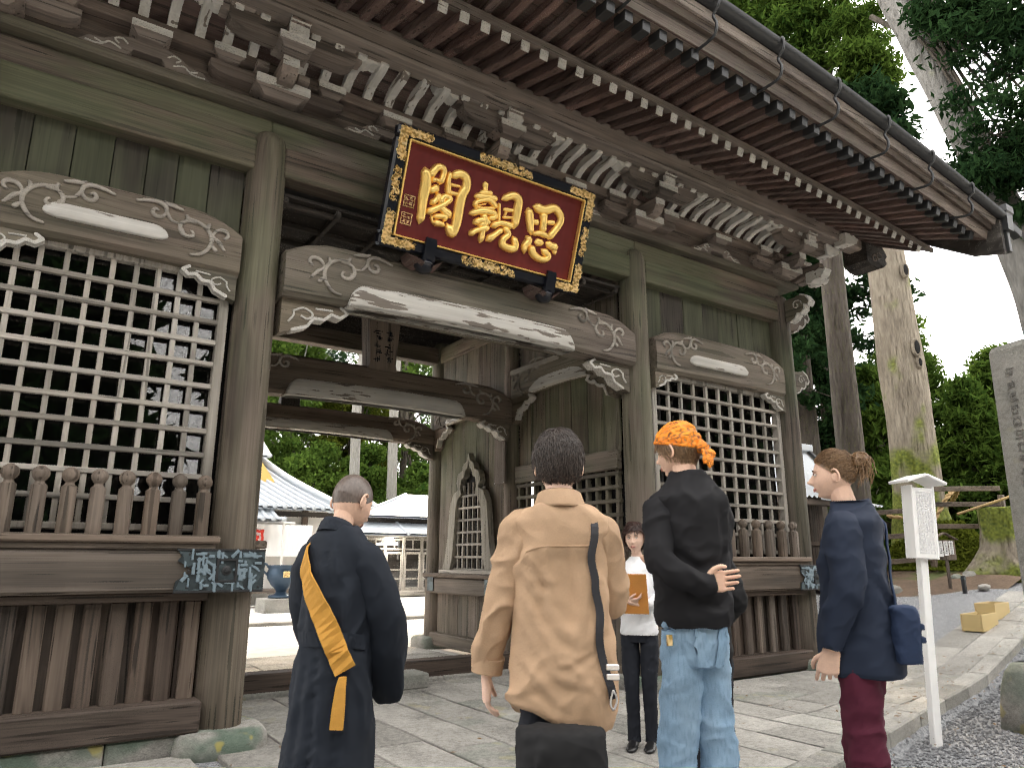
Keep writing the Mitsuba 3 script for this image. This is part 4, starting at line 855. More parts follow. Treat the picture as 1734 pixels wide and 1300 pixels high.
def hand(wrist, d, palm, thumb, curl=.5, s=1.):
    """palm, five fingers; d = finger direction, palm = direction the palm faces, thumb = side of the thumb"""
    d = np.array(d, float); d /= np.linalg.norm(d); p = np.array(palm, float); p -= d * (p @ d); p /= np.linalg.norm(p); t = np.cross(d, p); t *= np.sign(t @ np.array(thumb, float)) or 1
    at = lambda a, b, c: np.array(wrist, float) * [KW, 1, 1] + s * (a * d + b * t + c * p)
    ms = [m3.Manifold.batch_hull([m3.Manifold.sphere(r * s, 10).translate(at(a, b, c).tolist()) for a, b, c, r in ((0, .018, 0, .018), (0, -.016, 0, .018), (.085, .034, .004, .012), (.088, .010, .0, .013), (.083, -.014, .0, .012), (.075, -.034, .003, .011))])]
    for j, (b, L, r) in enumerate(((.033, .072, .0088), (.011, .080, .0092), (-.012, .074, .0088), (-.033, .058, .0076))):
        a0 = .085 - .004 * j; ang = curl * (.55 + .12 * j); q = at(a0, b, 0); P = [q]; th = 0
        for k in range(3):
            th += ang; l = L * (.45, .31, .24)[k]; P.append(P[-1] + s * l * (math.cos(th) * d + math.sin(th) * p + .02 * (1.5 - j) * t))
        ms += chain(P, [r * s, r * .95 * s, r * .88 * s, r * .74 * s])
    P = [at(.022, .024, .006), at(.050, .052, .018), at(.076, .060, .028), at(.094, .056, .038)]
    ms += chain(P, [.014 * s, .0115 * s, .0100 * s, .0082 * s])
    return m3.Manifold.batch_boolean(ms, m3.OpType.Add)
def head_mesh(jaw=1., nose=1., female=False):
    """x right, y forward, z up; centre between the ears, 0.235 tall"""
    m = trimesh.creation.icosphere(5); v = np.array(m.vertices); x, y, z = v.T.copy()
    X, Y, Z = x * .077, y * .098, z * .118
    low = np.clip(-z, 0, 1); up = np.clip(z, 0, 1)
    X *= 1 - (.38 if female else .30) * low ** 1.7 + .03 * up; Y = Y + np.where(y > 0, .004 * low, .036 * low * (-y)) + np.where(y < 0, -.012 * np.clip(z + .3, 0, 1), 0)
    Y = np.where(y > 0, Y * (1 - .10 * up ** 2) - .006 * np.exp(-((z - .15) / .25) ** 2) * y, Y)
    g = lambda cx, cz, sx, sz: np.exp(-((X - cx) / sx) ** 2 - ((Z - cz) / sz) ** 2) * (y > 0)
    Y += nose * (.024 * g(0, -.030, .012, .013) + .014 * g(0, -.010, .009, .022) + .006 * g(-.012, -.034, .008, .008) + .006 * g(.012, -.034, .008, .008))
    Y -= .010 * (g(.031, .006, .015, .010) + g(-.031, .006, .015, .010)); Y += .006 * (g(.030, .026, .022, .008) + g(-.030, .026, .022, .008))
    Y += .008 * g(0, -.062, .022, .006) + .008 * g(0, -.074, .020, .006) - .004 * g(0, -.067, .024, .003) - .005 * g(0, -.085, .02, .006)
    Y += np.where(y > 0, .010 * np.clip(-z, 0, 1) ** 1.2 * np.clip(y * 2, 0, 1), 0)
    Y += .016 * jaw * g(0, -.100, .020, .014) + .004 * (g(.045, -.03, .018, .02) + g(-.045, -.03, .018, .02))
    return np.stack([X, Y, Z], 1), np.array(m.faces)
def ear_mesh(sx):
    t = np.linspace(-1.9, 2.2, 12); rim = np.stack([t * 0 + sx * (.083 + .006 * np.cos(t)), -.016 - .019 * np.cos(t + .3), -.006 + .031 * np.sin(t)], 1)
    e = lathe([(0, -.5), (.75, -.35), (1, 0), (.75, .35), (0, .5)], 16)
    return join([tube(rim, np.interp(np.linspace(0, 1, 12), [0, .2, .8, 1], [.003, .0050, .0055, .006]), 8), move(e, (sx * .078, -.013, -.010), s=1., R=np.diag([1, 1, 1.]) @ np.array([[0, 0, .012], [.018, 0, 0], [0, .029, 0]]))])
class Person:
    def __init__(self, label, pos, heading, h, head_tilt=0., head_turn=0., skin=0.3, female=False, hs=1., group=None):
        self.key = thing('person', label, 'person'); self.pos = np.array([*pos, 0.]); self.s = h / 1.75; self.rz = -heading; self.hs = hs
        self.skin = skin; self.hk = (head_tilt, head_turn); self.hc = np.array([0, .035, 1.632]); self.female = female
    def place(self, m):
        v, f = vf(m); v = v.copy()
        return move((v, f), self.pos, self.rz, self.s)
    def headspace(self, m):
        v, f = vf(m); R = rot('z', -self.hk[1]) @ rot('x', -self.hk[0])
        piv = np.array([0, -.02, -.07])
        return (v - piv) @ R.T * self.hs + piv + self.hc, f
    def add(self, name, m, bsdf, uv=(.5, 0), smooth=True, parent=None): return add(name, self.place(m), bsdf, parent or self.key, smooth, uv)
    def cloth(self, name, m, c, smooth=True, parent=None): return self.add(name, m, 'cloth', (rng.random() * .98, c + .5), smooth, parent)
    def body(self, arms, hands, feet=True, legs=((-.09, .0), (.09, .0))):
        hv, hf = head_mesh(.6 if self.female else 1., .8 if self.female else 1., self.female)
        hm = self.headspace((hv, hf))
        bones = [hullball((0, -.012, 1.46), .050 if not self.female else .043, self.headspace((np.array([[0, -.018, -.06]]), hf))[0][0], .050 if not self.female else .043, 16)]
        bones += [hullball((0, 0, 1.40), .06, (0, 0, 1.05), .075), hullball((-.10, 0, 1.38), .035, (.10, 0, 1.38), .035), hullball((-.06, 0, .95), .07, (.06, 0, .95), .07), hullball((0, 0, 1.05), .08, (0, 0, .95), .08), hullball((0, -.01, 1.40), .06, (0, -.012, 1.47), .055)]
        for (x, y), sx in zip(legs, (-1, 1)): bones += chain([(sx * .07, 0, .93), (x * KW, y + .02, .5), (x * KW, y, .1)], [.05, .030, .026])
        for aw in arms: aw = np.array(aw) * [KW, 1, 1]; aw[0] = aw[0] * [.82, 1, 1] - [0, 0, .06]; bones += chain(list(aw), [.034, .030, .024])
        body = m3.Manifold.batch_boolean(bones + hands, m3.OpType.Add)
        head = m3.Manifold(m3.Mesh(hm[0].astype(np.float32), hf.astype(np.uint32)))
        allm = body + head
        ears = join([self.headspace(ear_mesh(s)) for s in (-1, 1)])
        v, f = vf(allm.refine_to_length(.012)); v2 = taubin(v, f, 4)[0]; far = np.linalg.norm(v - self.hc, axis=1) > .125 * self.hs; v = np.where(far[:, None], v2, v)
        self.add('body', join([(v, f), ears]), 'skin', (.5, self.skin), True)
        return hv, hf
    def face(self, brow=(.02, .012, .01), look=0):
        for sx in (-1, 1):
            e = move(lathe([(0, -1), (.7, -.7), (1, 0), (.7, .7), (0, 1)], 12), s=.0115, R=np.diag([1.15, .8, .52]))
            k = self.add('eye', self.headspace(move(e, (sx * .031, .0815, .006))), 'eye_white')
            self.add('iris', self.headspace(move(e, (sx * .031 + look * .003, .0868, .006), s=.52)), 'eye_dark', parent=k)
            q = [(sx * .016, .0925, .024), (sx * .030, .0935, .029), (sx * .046, .085, .024)]
            self.add('eyebrow', self.headspace(tube(smooth_path(q, 4), [.0022] * 5 + [.003] * 3 + [.0012], 6)), 'hair', (.2, 2.2))
            self.add('eyelid', self.headspace(tube(smooth_path([(sx * .019, .0885, .007), (sx * .031, .0915, .013), (sx * .044, .085, .008)], 4), .0016, 5)), 'hair', (.1, 2.1), parent=k)
        self.add('lips', self.headspace(join([tube(smooth_path([(-.021, .087, -.0665), (-.008, .0985, -.0635), (0, .0985, -.0645), (.008, .0985, -.0635), (.021, .087, -.0665)], 4), .0036, 6), tube(smooth_path([(-.019, .087, -.0675), (0, .0985, -.0725), (.019, .087, -.0675)], 5), .004, 6)])), 'lip')
    def hair_cap(self, hv, hf, keep, off, c, name='hair', n_strands=900, L=.05, seed=1, flow=None, thick=.0016, jit=.25):
        """a cap that follows the skull plus tapered locks lying on it"""
        t = trimesh.Trimesh(hv, hf, process=False); n = normals(hv, hf)
        k = keep(hv); fk = k[hf].all(1)
        o = off(hv) if callable(off) else np.full(len(hv), off)
        o = o * (1 + .5 * noise3(hv * [1, 1, .5], 60, seed))
        v = hv + n * o[:, None]
        used = np.unique(hf[fk]); mp = -np.ones(len(v), int); mp[used] = np.arange(len(used)); f = mp[hf[fk]]
        vv = v[used]; key = self.add(name, self.headspace((vv, f)), 'hair', (.15, c + .3))
        if n_strands:
            r = np.random.default_rng(seed); fi = r.choice(len(f), n_strands); b = r.dirichlet([1, 1, 1], n_strands)
            P = (vv[f[fi]] * b[:, :, None]).sum(1); nn = n[used][f[fi]].mean(1); ms = {0: [], 1: [], 2: []}
            for i in range(n_strands):
                d = flow(P[i]) + r.normal(0, jit, 3); d -= nn[i] * (d @ nn[i]); d /= np.linalg.norm(d) + 1e-9
                l = L * r.uniform(.6, 1.2); q = [P[i] - nn[i] * .002, P[i] + d * l * .4 + nn[i] * r.uniform(.002, .006), P[i] + d * l * .8 + nn[i] * r.uniform(-.002, .005), P[i] + d * l - nn[i] * r.uniform(0, .006)]
                ms[i % 3].append(tube(q, [thick, thick * 1.3, thick, thick * .3], 4))
            for j in ms: self.add('locks', self.headspace(join(ms[j])), 'hair', (.05 + .42 * j, c + .3), parent=key)
        return key
    def shoes(self, legs, bsdf='leather', yaw=(0, 0)):
        for (x, y), w in zip(legs, yaw):
            rg = []
            for t, hw, ht in ((-.085, .022, .05), (-.075, .034, .085), (-.03, .037, .095), (.03, .040, .075), (.09, .046, .055), (.14, .043, .045), (.17, .028, .034), (.178, .01, .02)):
                a = np.arange(16) / 16 * 2 * np.pi; rg.append(np.stack([hw * np.cos(a), a * 0 + t, np.maximum(ht * (.5 + .5 * np.sin(a)), .0)], 1))
            self.add('shoe', move(loft(rg), (x * KW, y, 0), w), bsdf)
def trousers(legs, hip=.17, c=.12, hem=.05, r=(.105, .085, .075, .072), top=1.02, amp=(.008, .004), seed=0, thigh=.10):
    ms = [rings_torso([(.80, hip * .80, c * .9, c * 1.0, 0, 0), (.88, hip, c, c * 1.18, 0, 0), (.97, hip * .97, c * .95, c * 1.05, 0, 0), (top, hip * .90, c * .88, c * .92, 0, 0), (top + .01, hip * .86, c * .84, c * .88, 0, 0)], 64)]
    for (x, y), sx in zip(legs, (-1, 1)): ms.append(sleeve([(sx * .088, 0, .92), (sx * .092, .005, .78), ((x + sx * .09) / 2, y * .5 + .015, .6), (x, y + .02, .48), (x, y, .28), (x, y - .01, .10), (x, y - .005, hem)], [thigh * .95, thigh, thigh * .92, r[1], r[2], r[3], r[3] * 1.04], 40))
    return drape(join(ms), amp, [(7, 7, 9), (16, 16, 22)], seed)
hairline = lambda front, back, side: (lambda p: (p[:, 2] > np.where(p[:, 1] > 0, back + (side - back) + (front - side) * np.clip(p[:, 1] / .09, 0, 1), back + (side - back) * np.clip((p[:, 1] + .09) / .09, 0, 1))))
# ---- man in the tan overshirt, seen from behind
KW = .69
p = Person('man in a tan overshirt with black shoulder strap, short dark hair, seen from behind', (-1.83, -3.64), .62, 1.72, .02, 0., .75)
A = [((-.19, 0, 1.43), (-.30, .0, 1.14), (-.375, .04, .90)), ((.19, 0, 1.43), (.25, .10, 1.15), (.18, .30, 1.22))]
L = ((-.11, .0), (.11, .03))
hv, hf = p.body(A, [hand((-.385, .045, .885), (-.02, .25, -1), (.9, .15, 0), (.1, 1, 0), .45), hand((.17, .31, 1.22), (-.5, .5, .2), (0, -.2, 1), (-1, .3, 0), .7)], legs=L)
p.face()
p.hair_cap(hv, hf, hairline(.062, -.058, -.012), lambda v: .004 + .016 * np.clip((v[:, 2] + .06) / .13, 0, 1), 0, n_strands=4500, L=.045, seed=4, jit=.15, thick=.0008, flow=lambda q: np.array([q[0] * 9 + .15, (q[1] + .03) * 9, -1.1 if q[2] < .075 else -.1]))
p.cloth('trousers', trousers(L, .18, .13, seed=3), 8)
tor = rings_torso([(.765, .255, .16, .165, .0, 0), (.80, .268, .17, .178, 0, 0), (.90, .268, .17, .18, 0, 0), (1.0, .262, .16, .17, 0, 0), (1.12, .252, .15, .16, 0, 0), (1.25, .248, .145, .155, 0, 0), (1.36, .236, .13, .15, 0, -.01), (1.425, .195, .11, .13, 0, -.012), (1.468, .125, .09, .105, 0, -.014), (1.49, .078, .072, .082, 0, -.012)], 110, 2.5)
tor = drape(tor, (.013, .006), [(4.5, 4.5, 3.4), (10, 9, 9)], 11)
tor = crease(tor, [([(-.22, 1.30), (-.12, 1.22), (-.06, 1.18)], 0.0083, 0.0177), ([(-.22, 1.24), (-.13, 1.14), (-.03, 1.04), (.05, 1.0)], 0.0090, 0.0202), ([(-.22, 1.16), (-.14, 1.05), (-.06, .96), (.06, .90)], 0.0076, 0.0188), ([(-.20, 1.05), (-.10, .94), (.02, .87), (.16, .86)], 0.0069, 0.0202), ([(-.12, 1.33), (-.09, 1.2), (-.10, 1.08)], 0.0048, 0.0164), ([(.03, 1.33), (.05, 1.2), (.04, 1.05)], 0.0042, 0.0177), ([(.22, 1.22), (.15, 1.12), (.10, .98)], 0.0055, 0.0188), ([(.20, 1.05), (.12, .97), (0, .92)], 0.0048, 0.0164), ([(-.22, .95), (-.12, .86), (-.02, .80)], 0.0062, 0.0164), ([(.12, .92), (.2, .86), (.24, .80)], 0.0048, 0.0152)])
v, f = tor; hem = np.clip((.86 - v[:, 2]) / .1, 0, 1); a = np.arctan2(v[:, 1], v[:, 0]); v = v + np.stack([0 * a, 0 * a, hem * (.035 * np.sin(a * 2 + .6) - .02 * np.cos(a))], 1)
sl = drape(sleeve([(-.13, -.005, 1.40), (-.205, -.005, 1.37), (-.245, 0, 1.26), (-.300, 0, 1.14), (-.345, .02, 1.02), (-.375, .04, .93), (-.382, .045, .90)], [.075, .095, .088, .082, .073, .064, .060], 44), (.015, .007), [(5, 5, 7), (12, 12, 14)], 5)
sr = drape(sleeve([(.13, -.005, 1.40), (.205, .0, 1.37), (.24, .05, 1.27), (.262, .11, 1.15), (.23, .22, 1.19), (.19, .30, 1.22)], [.075, .095, .087, .08, .07, .062], 44), (.015, .007), [(5, 5, 7), (12, 12, 14)], 6)
shirt = p.cloth('overshirt', (v, f), 0)
p.cloth('sleeve', sl, 0, parent=shirt); p.cloth('sleeve', sr, 0, parent=shirt)
a = np.arange(48) / 48 * 2 * np.pi
p.cloth('collar', loft([np.stack([q * np.cos(a), -.012 + q * 1.12 * np.sin(a) - dy, z + .012 * np.sin(a) * -1], 1) for q, z, dy in ((.068, 1.515, 0), (.070, 1.528, 0), (.080, 1.522, .004), (.098, 1.468, .012), (.094, 1.462, .012))], cap=False), 0, parent=shirt)
yk = [(q, z) for q, z in zip(np.linspace(-.2, .2, 15), 1.345 + .02 * np.cos(np.linspace(-1.5, 1.5, 15)))]
p.cloth('cuff', sleeve([(-.368, .036, .955), (-.380, .044, .915), (-.384, .045, .895)], [.0665, .067, .066], 32), 0, parent=shirt)
# yoke seam across the back: a narrow raised welt laid on the surface
def lay(points, off, vv, n): 
    tr = cKDTree(vv); d, i = tr.query(points); return vv[i] + n[i] * off
nn = normals(v, f)
def welt(path, r, c, name, par, off=.002, flat=.5):
    P = lay(np.array(path), off, v, nn)
    for _ in range(8): P[1:-1] = (P[:-2] + P[1:-1] * 2 + P[2:]) / 4
    return p.cloth(name, tube(P, r, 6), c, parent=par)
welt([(x, -.16, 1.335 - .25 * x * x) for x in np.linspace(-.15, .15, 22)], .003, 0, 'yoke_seam', shirt)
strap = [(.09, .05, 1.50), (.11, -.02, 1.475)] + [(.115 + .055 * t, -.13 - .05 * math.sin(t * 3), 1.42 - .58 * t) for t in np.linspace(0, 1, 26)]
P = lay(np.array(strap), .012, v, nn); P[1:-1] = (P[:-2] + P[1:-1] * 2 + P[2:]) / 4; P[1:-1] = (P[:-2] + P[1:-1] * 2 + P[2:]) / 4
sd = np.array([.9, .1, 0]); rg = []
for i, q in enumerate(P):
    nv = np.array([.15, -1, 0]); nv /= np.linalg.norm(nv); s = np.cross(nv, P[min(i + 1, len(P) - 1)] - P[max(i - 1, 0)]); s /= np.linalg.norm(s)
    rg.append([q - s * .013 - nv * .003, q + s * .013 - nv * .003, q + s * .013 + nv * .003, q - s * .013 + nv * .003])
st = p.cloth('shoulder_strap', loft(rg), 13, smooth=False)
e = P[-1]
for dz in (0, -.03): p.add('buckle', move(cbox(-.022, .022, -.006, .006, -.010, .010, .003), e + [0, -.012, .10 + dz]), 'steel', smooth=False, parent=st)
p.add('clip', tube(smooth_path([e + [0, -.012, .03], e + [.012, -.012, 0], e + [0, -.012, -.03], e + [-.01, -.012, -.01], e + [0, -.012, .03]], 5), .004, 6), 'steel', parent=st)
bag = drape(rings_torso([(.50, .17, .05, .06, -.02, -.19), (.52, .20, .065, .075, -.02, -.19), (.64, .205, .07, .08, -.02, -.20), (.74, .20, .06, .07, -.02, -.19), (.765, .19, .04, .05, -.02, -.18)], 64, 3.), (.010, .004), [(8, 8, 7), (16, 16, 16)], 21)
bk = p.cloth('hip_bag', bag, 10)
p.shoes(L)

# ---- monk in a dark robe with an ochre sash
KW = .74
p = Person('monk in a long dark robe with an ochre sash across the back, head shaved', (-2.29, -2.70), 1.0, 1.63, .42, .12, .35, hs=1.08)
A = [((-.18, 0, 1.42), (-.26, .06, 1.16), (-.08, .27, 1.08)), ((.18, 0, 1.42), (.26, .06, 1.16), (.08, .27, 1.10))]
L = ((-.09, .0), (.09, .0))
hv, hf = p.body(A, [hand((-.08, .27, 1.08), (1, .3, -.1), (0, -.3, .9), (0, 1, .4), .4), hand((.08, .27, 1.11), (-1, .3, -.1), (0, -.3, .9), (0, 1, .4), .4)], legs=L)
p.face()
p.hair_cap(hv, hf, hairline(.055, -.05, -.015), .0016, 3, n_strands=0, name='stubble')
robe = rings_torso([(.06, .265, .22, .23, 0, 0), (.10, .27, .22, .235, 0, 0), (.45, .25, .20, .21, 0, 0), (.80, .232, .17, .18, 0, 0), (1.0, .215, .15, .16, 0, 0), (1.18, .212, .15, .158, 0, 0), (1.32, .205, .135, .15, 0, -.01), (1.41, .165, .11, .13, 0, -.015), (1.46, .11, .09, .11, 0, -.02), (1.495, .078, .078, .09, 0, -.02)], 110, 2.3)
robe = drape(robe, (.016, .008), [(7, 7, 1.2), (6, 6, 5)], 31); robe = crease(robe, [([(-.16, 1.35), (-.10, 1.15), (-.08, 1.0)], 0.0087, 0.0216), ([(.05, 1.40), (.09, 1.25), (.06, 1.08)], 0.0081, 0.0203), ([(.16, 1.3), (.12, 1.15), (.14, 1.0)], 0.0099, 0.0203), ([(.02, .98), (.05, .6), (.06, .12)], 0.0136, 0.0189), ([(.14, .95), (.17, .6), (.2, .12)], 0.0124, 0.0189), ([(-.12, .95), (-.15, .6), (-.18, .12)], 0.0099, 0.0216), ([(-.03, .95), (-.05, .55), (-.06, .12)], 0.0062, 0.0175)]); v, f = robe; nn = normals(v, f)
rk = p.cloth('robe', robe, 5)
a = np.arange(40) / 40 * 2 * np.pi
p.cloth('collar', loft([np.stack([q * np.cos(a), -.022 + q * 1.1 * np.sin(a), z - .03 * np.sin(a)], 1) for q, z in ((.062, 1.51), (.066, 1.518), (.080, 1.500), (.094, 1.46))], cap=False), 5, parent=rk)
for sx in (-1, 1):
    s1 = sleeve([(sx * .12, -.01, 1.39), (sx * .20, 0, 1.35), (sx * .26, .04, 1.22), (sx * .27, .08, 1.12), (sx * .21, .19, 1.06), (sx * .12, .28, 1.08)], [.08, .095, .098, .105, .11, .11], 44)
    v2, f2 = s1; dz = np.clip((v2[:, 1] - .0) / .25, 0, 1) * np.clip((1.12 - v2[:, 2]) / .1, 0, 1); v2 = v2 - np.outer(dz * .26, [0, .1, 1])
    p.cloth('sleeve', drape((v2, f2), (.012, .005), [(5, 5, 4), (10, 10, 9)], 33 + sx), 5, parent=rk)
def band(path, w, c, name, par, off=.012, th=.004):
    P = lay(np.array(path), off, v, nn)
    for _ in range(10): P[1:-1] = (P[:-2] + P[1:-1] * 2 + P[2:]) / 4
    rg = []
    for i, q in enumerate(P):
        j = cKDTree(v).query(q)[1]; nv = nn[j]; s = np.cross(nv, P[min(i + 1, len(P) - 1)] - P[max(i - 1, 0)]); s /= np.linalg.norm(s) + 1e-9
        rg.append([q - s * w - nv * th, q + s * w - nv * th, q + s * w + nv * th, q - s * w + nv * th])
    return p.cloth(name, loft(rg), c, smooth=False, parent=par)
sash = band([(-.115, .05, 1.47)] + [(-.14 + .31 * t, -.15, 1.46 - .57 * t) for t in np.linspace(0, 1, 24)] + [], .047, 6, 'sash', None, .020)
p.cloth('sash_tassel', drape(loft([[(.150 - w, -.160 - q, z), (.150 + w, -.145 - q, z), (.150 + w, -.135 - q, z), (.150 - w, -.150 - q, z)] for z, w, q in ((.88, .012, -.01), (.84, .018, .0), (.76, .024, .008), (.68, .026, .014))]), .004, (30, 30, 4), 3), 6, smooth=False, parent=sash)
for z in (1.02,): band([(.22 * math.sin(t), -.18 * math.cos(t), z) for t in np.linspace(-1.4, 1.4, 22)], .03, 5, 'waist_tie', rk, .006, .006)
p.shoes(L)

# ---- tall man with the orange bandana
KW, KR = .64, .74
p = Person('tall man in black sweater and faded blue jeans wearing an orange paisley bandana', (-1.06, -3.55), .28, 1.87, .10, -.42, .35, hs=.90)
A = [((-.19, 0, 1.43), (-.28, -.09, 1.16), (-.06, -.175, 1.10)), ((.19, 0, 1.43), (.27, .08, 1.18), (.12, .25, 1.14))]
L = ((-.12, .02), (.12, -.02))
hv, hf = p.body(A, [hand((-.080, -.165, 1.10), (1, -.30, .12), (-.1, -1, .1), (0, .3, 1), .5, .88), hand((.12, .25, 1.14), (-1, .2, .1), (0, -.3, .9), (0, 1, .4), .5)], legs=L)
p.face()
p.hair_cap(hv, hf, hairline(.03, -.062, -.030), .008, 1, n_strands=1600, thick=.0009, L=.04, seed=8, flow=lambda q: np.array([q[0], -.2, -1.]))
kb = lambda q: q[:, 2] > .030 + q[:, 1] * .28
n = normals(hv, hf); k = kb(hv); fk = k[hf].all(1); o = .014 + .006 * noise3(hv, 40, 3) + .006 * np.clip(hv[:, 2] / .1, 0, 1)
bd = hv + n * o[:, None]; used = np.unique(hf[fk]); mp = -np.ones(len(hv), int); mp[used] = np.arange(len(used))
B_ = p.add('bandana', p.headspace(drape((bd[used], mp[hf[fk]]), .008, (18, 30, 30), 4)), 'paisley')
p.add('bandana_hem', p.headspace(tube(np.array([( .086 * math.sin(t), .108 * math.cos(t) - .004, .028 + .030 * math.cos(t)) for t in np.linspace(0, 6.283, 40)]), .008, 8)), 'paisley', parent=B_)
p.add('bandana_knot', p.headspace(drape(move(lathe([(0, -1), (.7, -.7), (1, 0), (.7, .7), (0, 1)], 20), (.012, -.125, .0), s=.030), .012, (40, 40, 40), 2)), 'paisley', parent=B_)
for dx, dz in ((.018, -.10), (-.022, -.085), (.05, -.05)):
    p.add('bandana_tail', p.headspace(drape(loft([[(.012 + dx * t - w, -.125 - .02 * math.sin(t * 2.5), dz * t), (.012 + dx * t + w, -.125 - .02 * math.sin(t * 2.5) - .004, dz * t), (.012 + dx * t + w, -.130 - .02 * math.sin(t * 2.5), dz * t + .003), (.012 + dx * t - w, -.130 - .02 * math.sin(t * 2.5), dz * t + .003)] for t, w in zip(np.linspace(0, 1, 8), (.008, .018, .024, .028, .028, .026, .02, .006))]), .006, (40, 40, 40), 6)), 'paisley', parent=B_)
p.cloth('jeans', trousers(L, .178, .125, r=(.1, .094, .09, .092), amp=(.009, .004), seed=41, thigh=.108), 3)
tr_ = trousers(L, .178, .125, r=(.1, .094, .09, .092), amp=(.009, .004), seed=41, thigh=.108); v, f = tr_; nn = normals(v, f)
for x0 in (-.115, .030):
    pk = [[((x0 + .085 * a) * .80, -.16, .93 - .135 * b - (.02 * math.sin(a * math.pi) if b > .9 else 0)) for b in np.linspace(0, 1, 6)] for a in np.linspace(0, 1, 7)]
    g = np.array([lay(np.array(c), .006, v, nn) for c in pk]).reshape(-1, 3); q = np.array([[i * 6 + j, i * 6 + j + 1, (i + 1) * 6 + j + 1, (i + 1) * 6 + j] for i in range(6) for j in range(5)])
    p.cloth('back_pocket', (g, q), 3)
for z in (.98,): P = lay(np.array([(.2 * math.sin(t), -.15 * math.cos(t), z) for t in np.linspace(-1.5, 1.5, 24)]), .006, v, nn); p.cloth('waistband', tube(P, .016, 8, flat=((0, 0, 1), 1.)), 3)
for x in (-.09, .09): q = lay(np.array([[x, -.16, .95]]), .004, v, nn)[0]; p.cloth('belt_loop', tube([q + [0, .004, .028], q, q - [0, 0, .03]], .006, 6), 3)
p.add('key_ring', move(cbox(-.012, .012, -.004, .004, -.02, .02), lay(np.array([[-.155, -.06, .90]]), .012, v, nn)[0]), 'brass', smooth=False)
tor = rings_torso([(.94, .205, .150, .165, 0, 0), (.975, .220, .16, .175, 0, 0), (1.02, .222, .155, .162, 0, 0), (1.12, .218, .145, .152, 0, 0), (1.25, .226, .145, .158, 0, 0), (1.36, .222, .13, .152, 0, -.01), (1.42, .185, .11, .132, 0, -.014), (1.46, .115, .09, .106, 0, -.016), (1.515, .068, .070, .080, 0, -.012), (1.53, .062, .064, .074, 0, -.010)], 100, 2.35)
sw = p.cloth('sweater', crease(drape(tor, (.009, .004), [(5, 5, 6), (11, 11, 12)], 51), [([(-.2, 1.22), (-.08, 1.16), (.06, 1.18)], 0.0099, 0.0189), ([(.2, 1.25), (.08, 1.15), (-.05, 1.05)], 0.0112, 0.0203), ([(.2, 1.1), (.05, 1.02), (-.12, 1.04)], 0.0099, 0.0175), ([(.1, 1.38), (.12, 1.25), (.08, 1.15)], 0.0074, 0.0189)]), 1)
p.cloth('sleeve', drape(sleeve([(-.12, 0, 1.40), (-.20, -.005, 1.37), (-.25, -.045, 1.28), (-.285, -.075, 1.19), (-.22, -.13, 1.13), (-.10, -.160, 1.10), (-.02, -.178, 1.10)], [.075, .088, .078, .074, .064, .054, .050], 40), (.010, .004), [(6, 6, 8), (12, 12, 12)], 52), 1, parent=sw)
p.cloth('sleeve', drape(sleeve([(.12, 0, 1.40), (.20, 0, 1.37), (.25, .04, 1.27), (.275, .08, 1.17), (.2, .18, 1.15), (.14, .24, 1.14)], [.075, .088, .078, .074, .064, .054], 40), (.010, .004), [(6, 6, 8), (12, 12, 12)], 53), 1, parent=sw)
p.shoes(L)

# ---- man with the bun in navy fleece
KW, KR = .70, .80
p = Person('man with brown hair in a bun, navy fleece and maroon trousers, standing sideways', (-.355, -3.845), -.42, 1.77, .02, -.05, .5, hs=.90)
A = [((-.19, 0, 1.43), (-.25, .0, 1.14), (-.25, .08, .90)), ((.19, 0, 1.43), (.25, .0, 1.14), (.25, .08, .90))]
L = ((-.10, -.02), (.10, .02))
hv, hf = p.body(A, [hand((-.25, .085, .885), (.05, .3, -1), (1, .1, 0), (0, 1, 0), .7), hand((.25, .085, .885), (-.05, .3, -1), (-1, .1, 0), (0, 1, 0), .7)], legs=L)
p.face()
hk = p.hair_cap(hv, hf, hairline(.078, -.060, .004), lambda q: .003 + .005 * np.clip((q[:, 2] + .05) / .12, 0, 1), 1, n_strands=3200, L=.05, thick=.0008, seed=12, flow=lambda q: np.array([-q[0] * 3, -1., .35 - q[2] * 2]), jit=.15)
bc = np.array([0, -.132, .062])
p.add('bun', p.headspace(drape(move(lathe([(0, -1), (.55, -.85), (.9, -.45), (1, 0), (.9, .45), (.55, .85), (0, 1)], 24), bc, s=.042), .014, (50, 50, 50), 5)), 'hair', (.2, 1.3), parent=hk)
r_ = np.random.default_rng(5); ms = []
for i in range(160):
    u = r_.normal(0, 1, 3); u /= np.linalg.norm(u); w = np.cross(u, r_.normal(0, 1, 3)); w /= np.linalg.norm(w); t = np.linspace(0, r_.uniform(1, 2.6), 7)
    ms.append(tube(bc + .043 * (np.outer(np.cos(t), u) + np.outer(np.sin(t), w)) * r_.uniform(.9, 1.18), .0017, 4))
for i in range(70):
    a = bc + r_.normal(0, .02, 3); q = [a, a + [r_.normal(0, .01), -.015, -.04], a + [r_.normal(0, .02), -.005 + r_.normal(0, .01), -.09]]; ms.append(tube(smooth_path(q, 3), .0013, 4))
p.add('loose_locks', p.headspace(join(ms)), 'hair', (.7, 1.3), parent=hk)
p.cloth('trousers', trousers(L, .168, .12, r=(.1, .092, .086, .088), amp=(.009, .004), seed=61, thigh=.105), 4)
tor = rings_torso([(.785, .215, .172, .178, 0, .0), (.82, .228, .185, .188, 0, 0), (.95, .222, .175, .18, 0, 0), (1.1, .21, .155, .162, 0, 0), (1.25, .222, .15, .158, 0, 0), (1.36, .222, .135, .15, 0, -.01), (1.42, .185, .11, .13, 0, -.014), (1.46, .115, .09, .106, 0, -.016), (1.492, .080, .080, .090, 0, -.014), (1.510, .074, .076, .086, 0, -.014)], 100, 2.4)
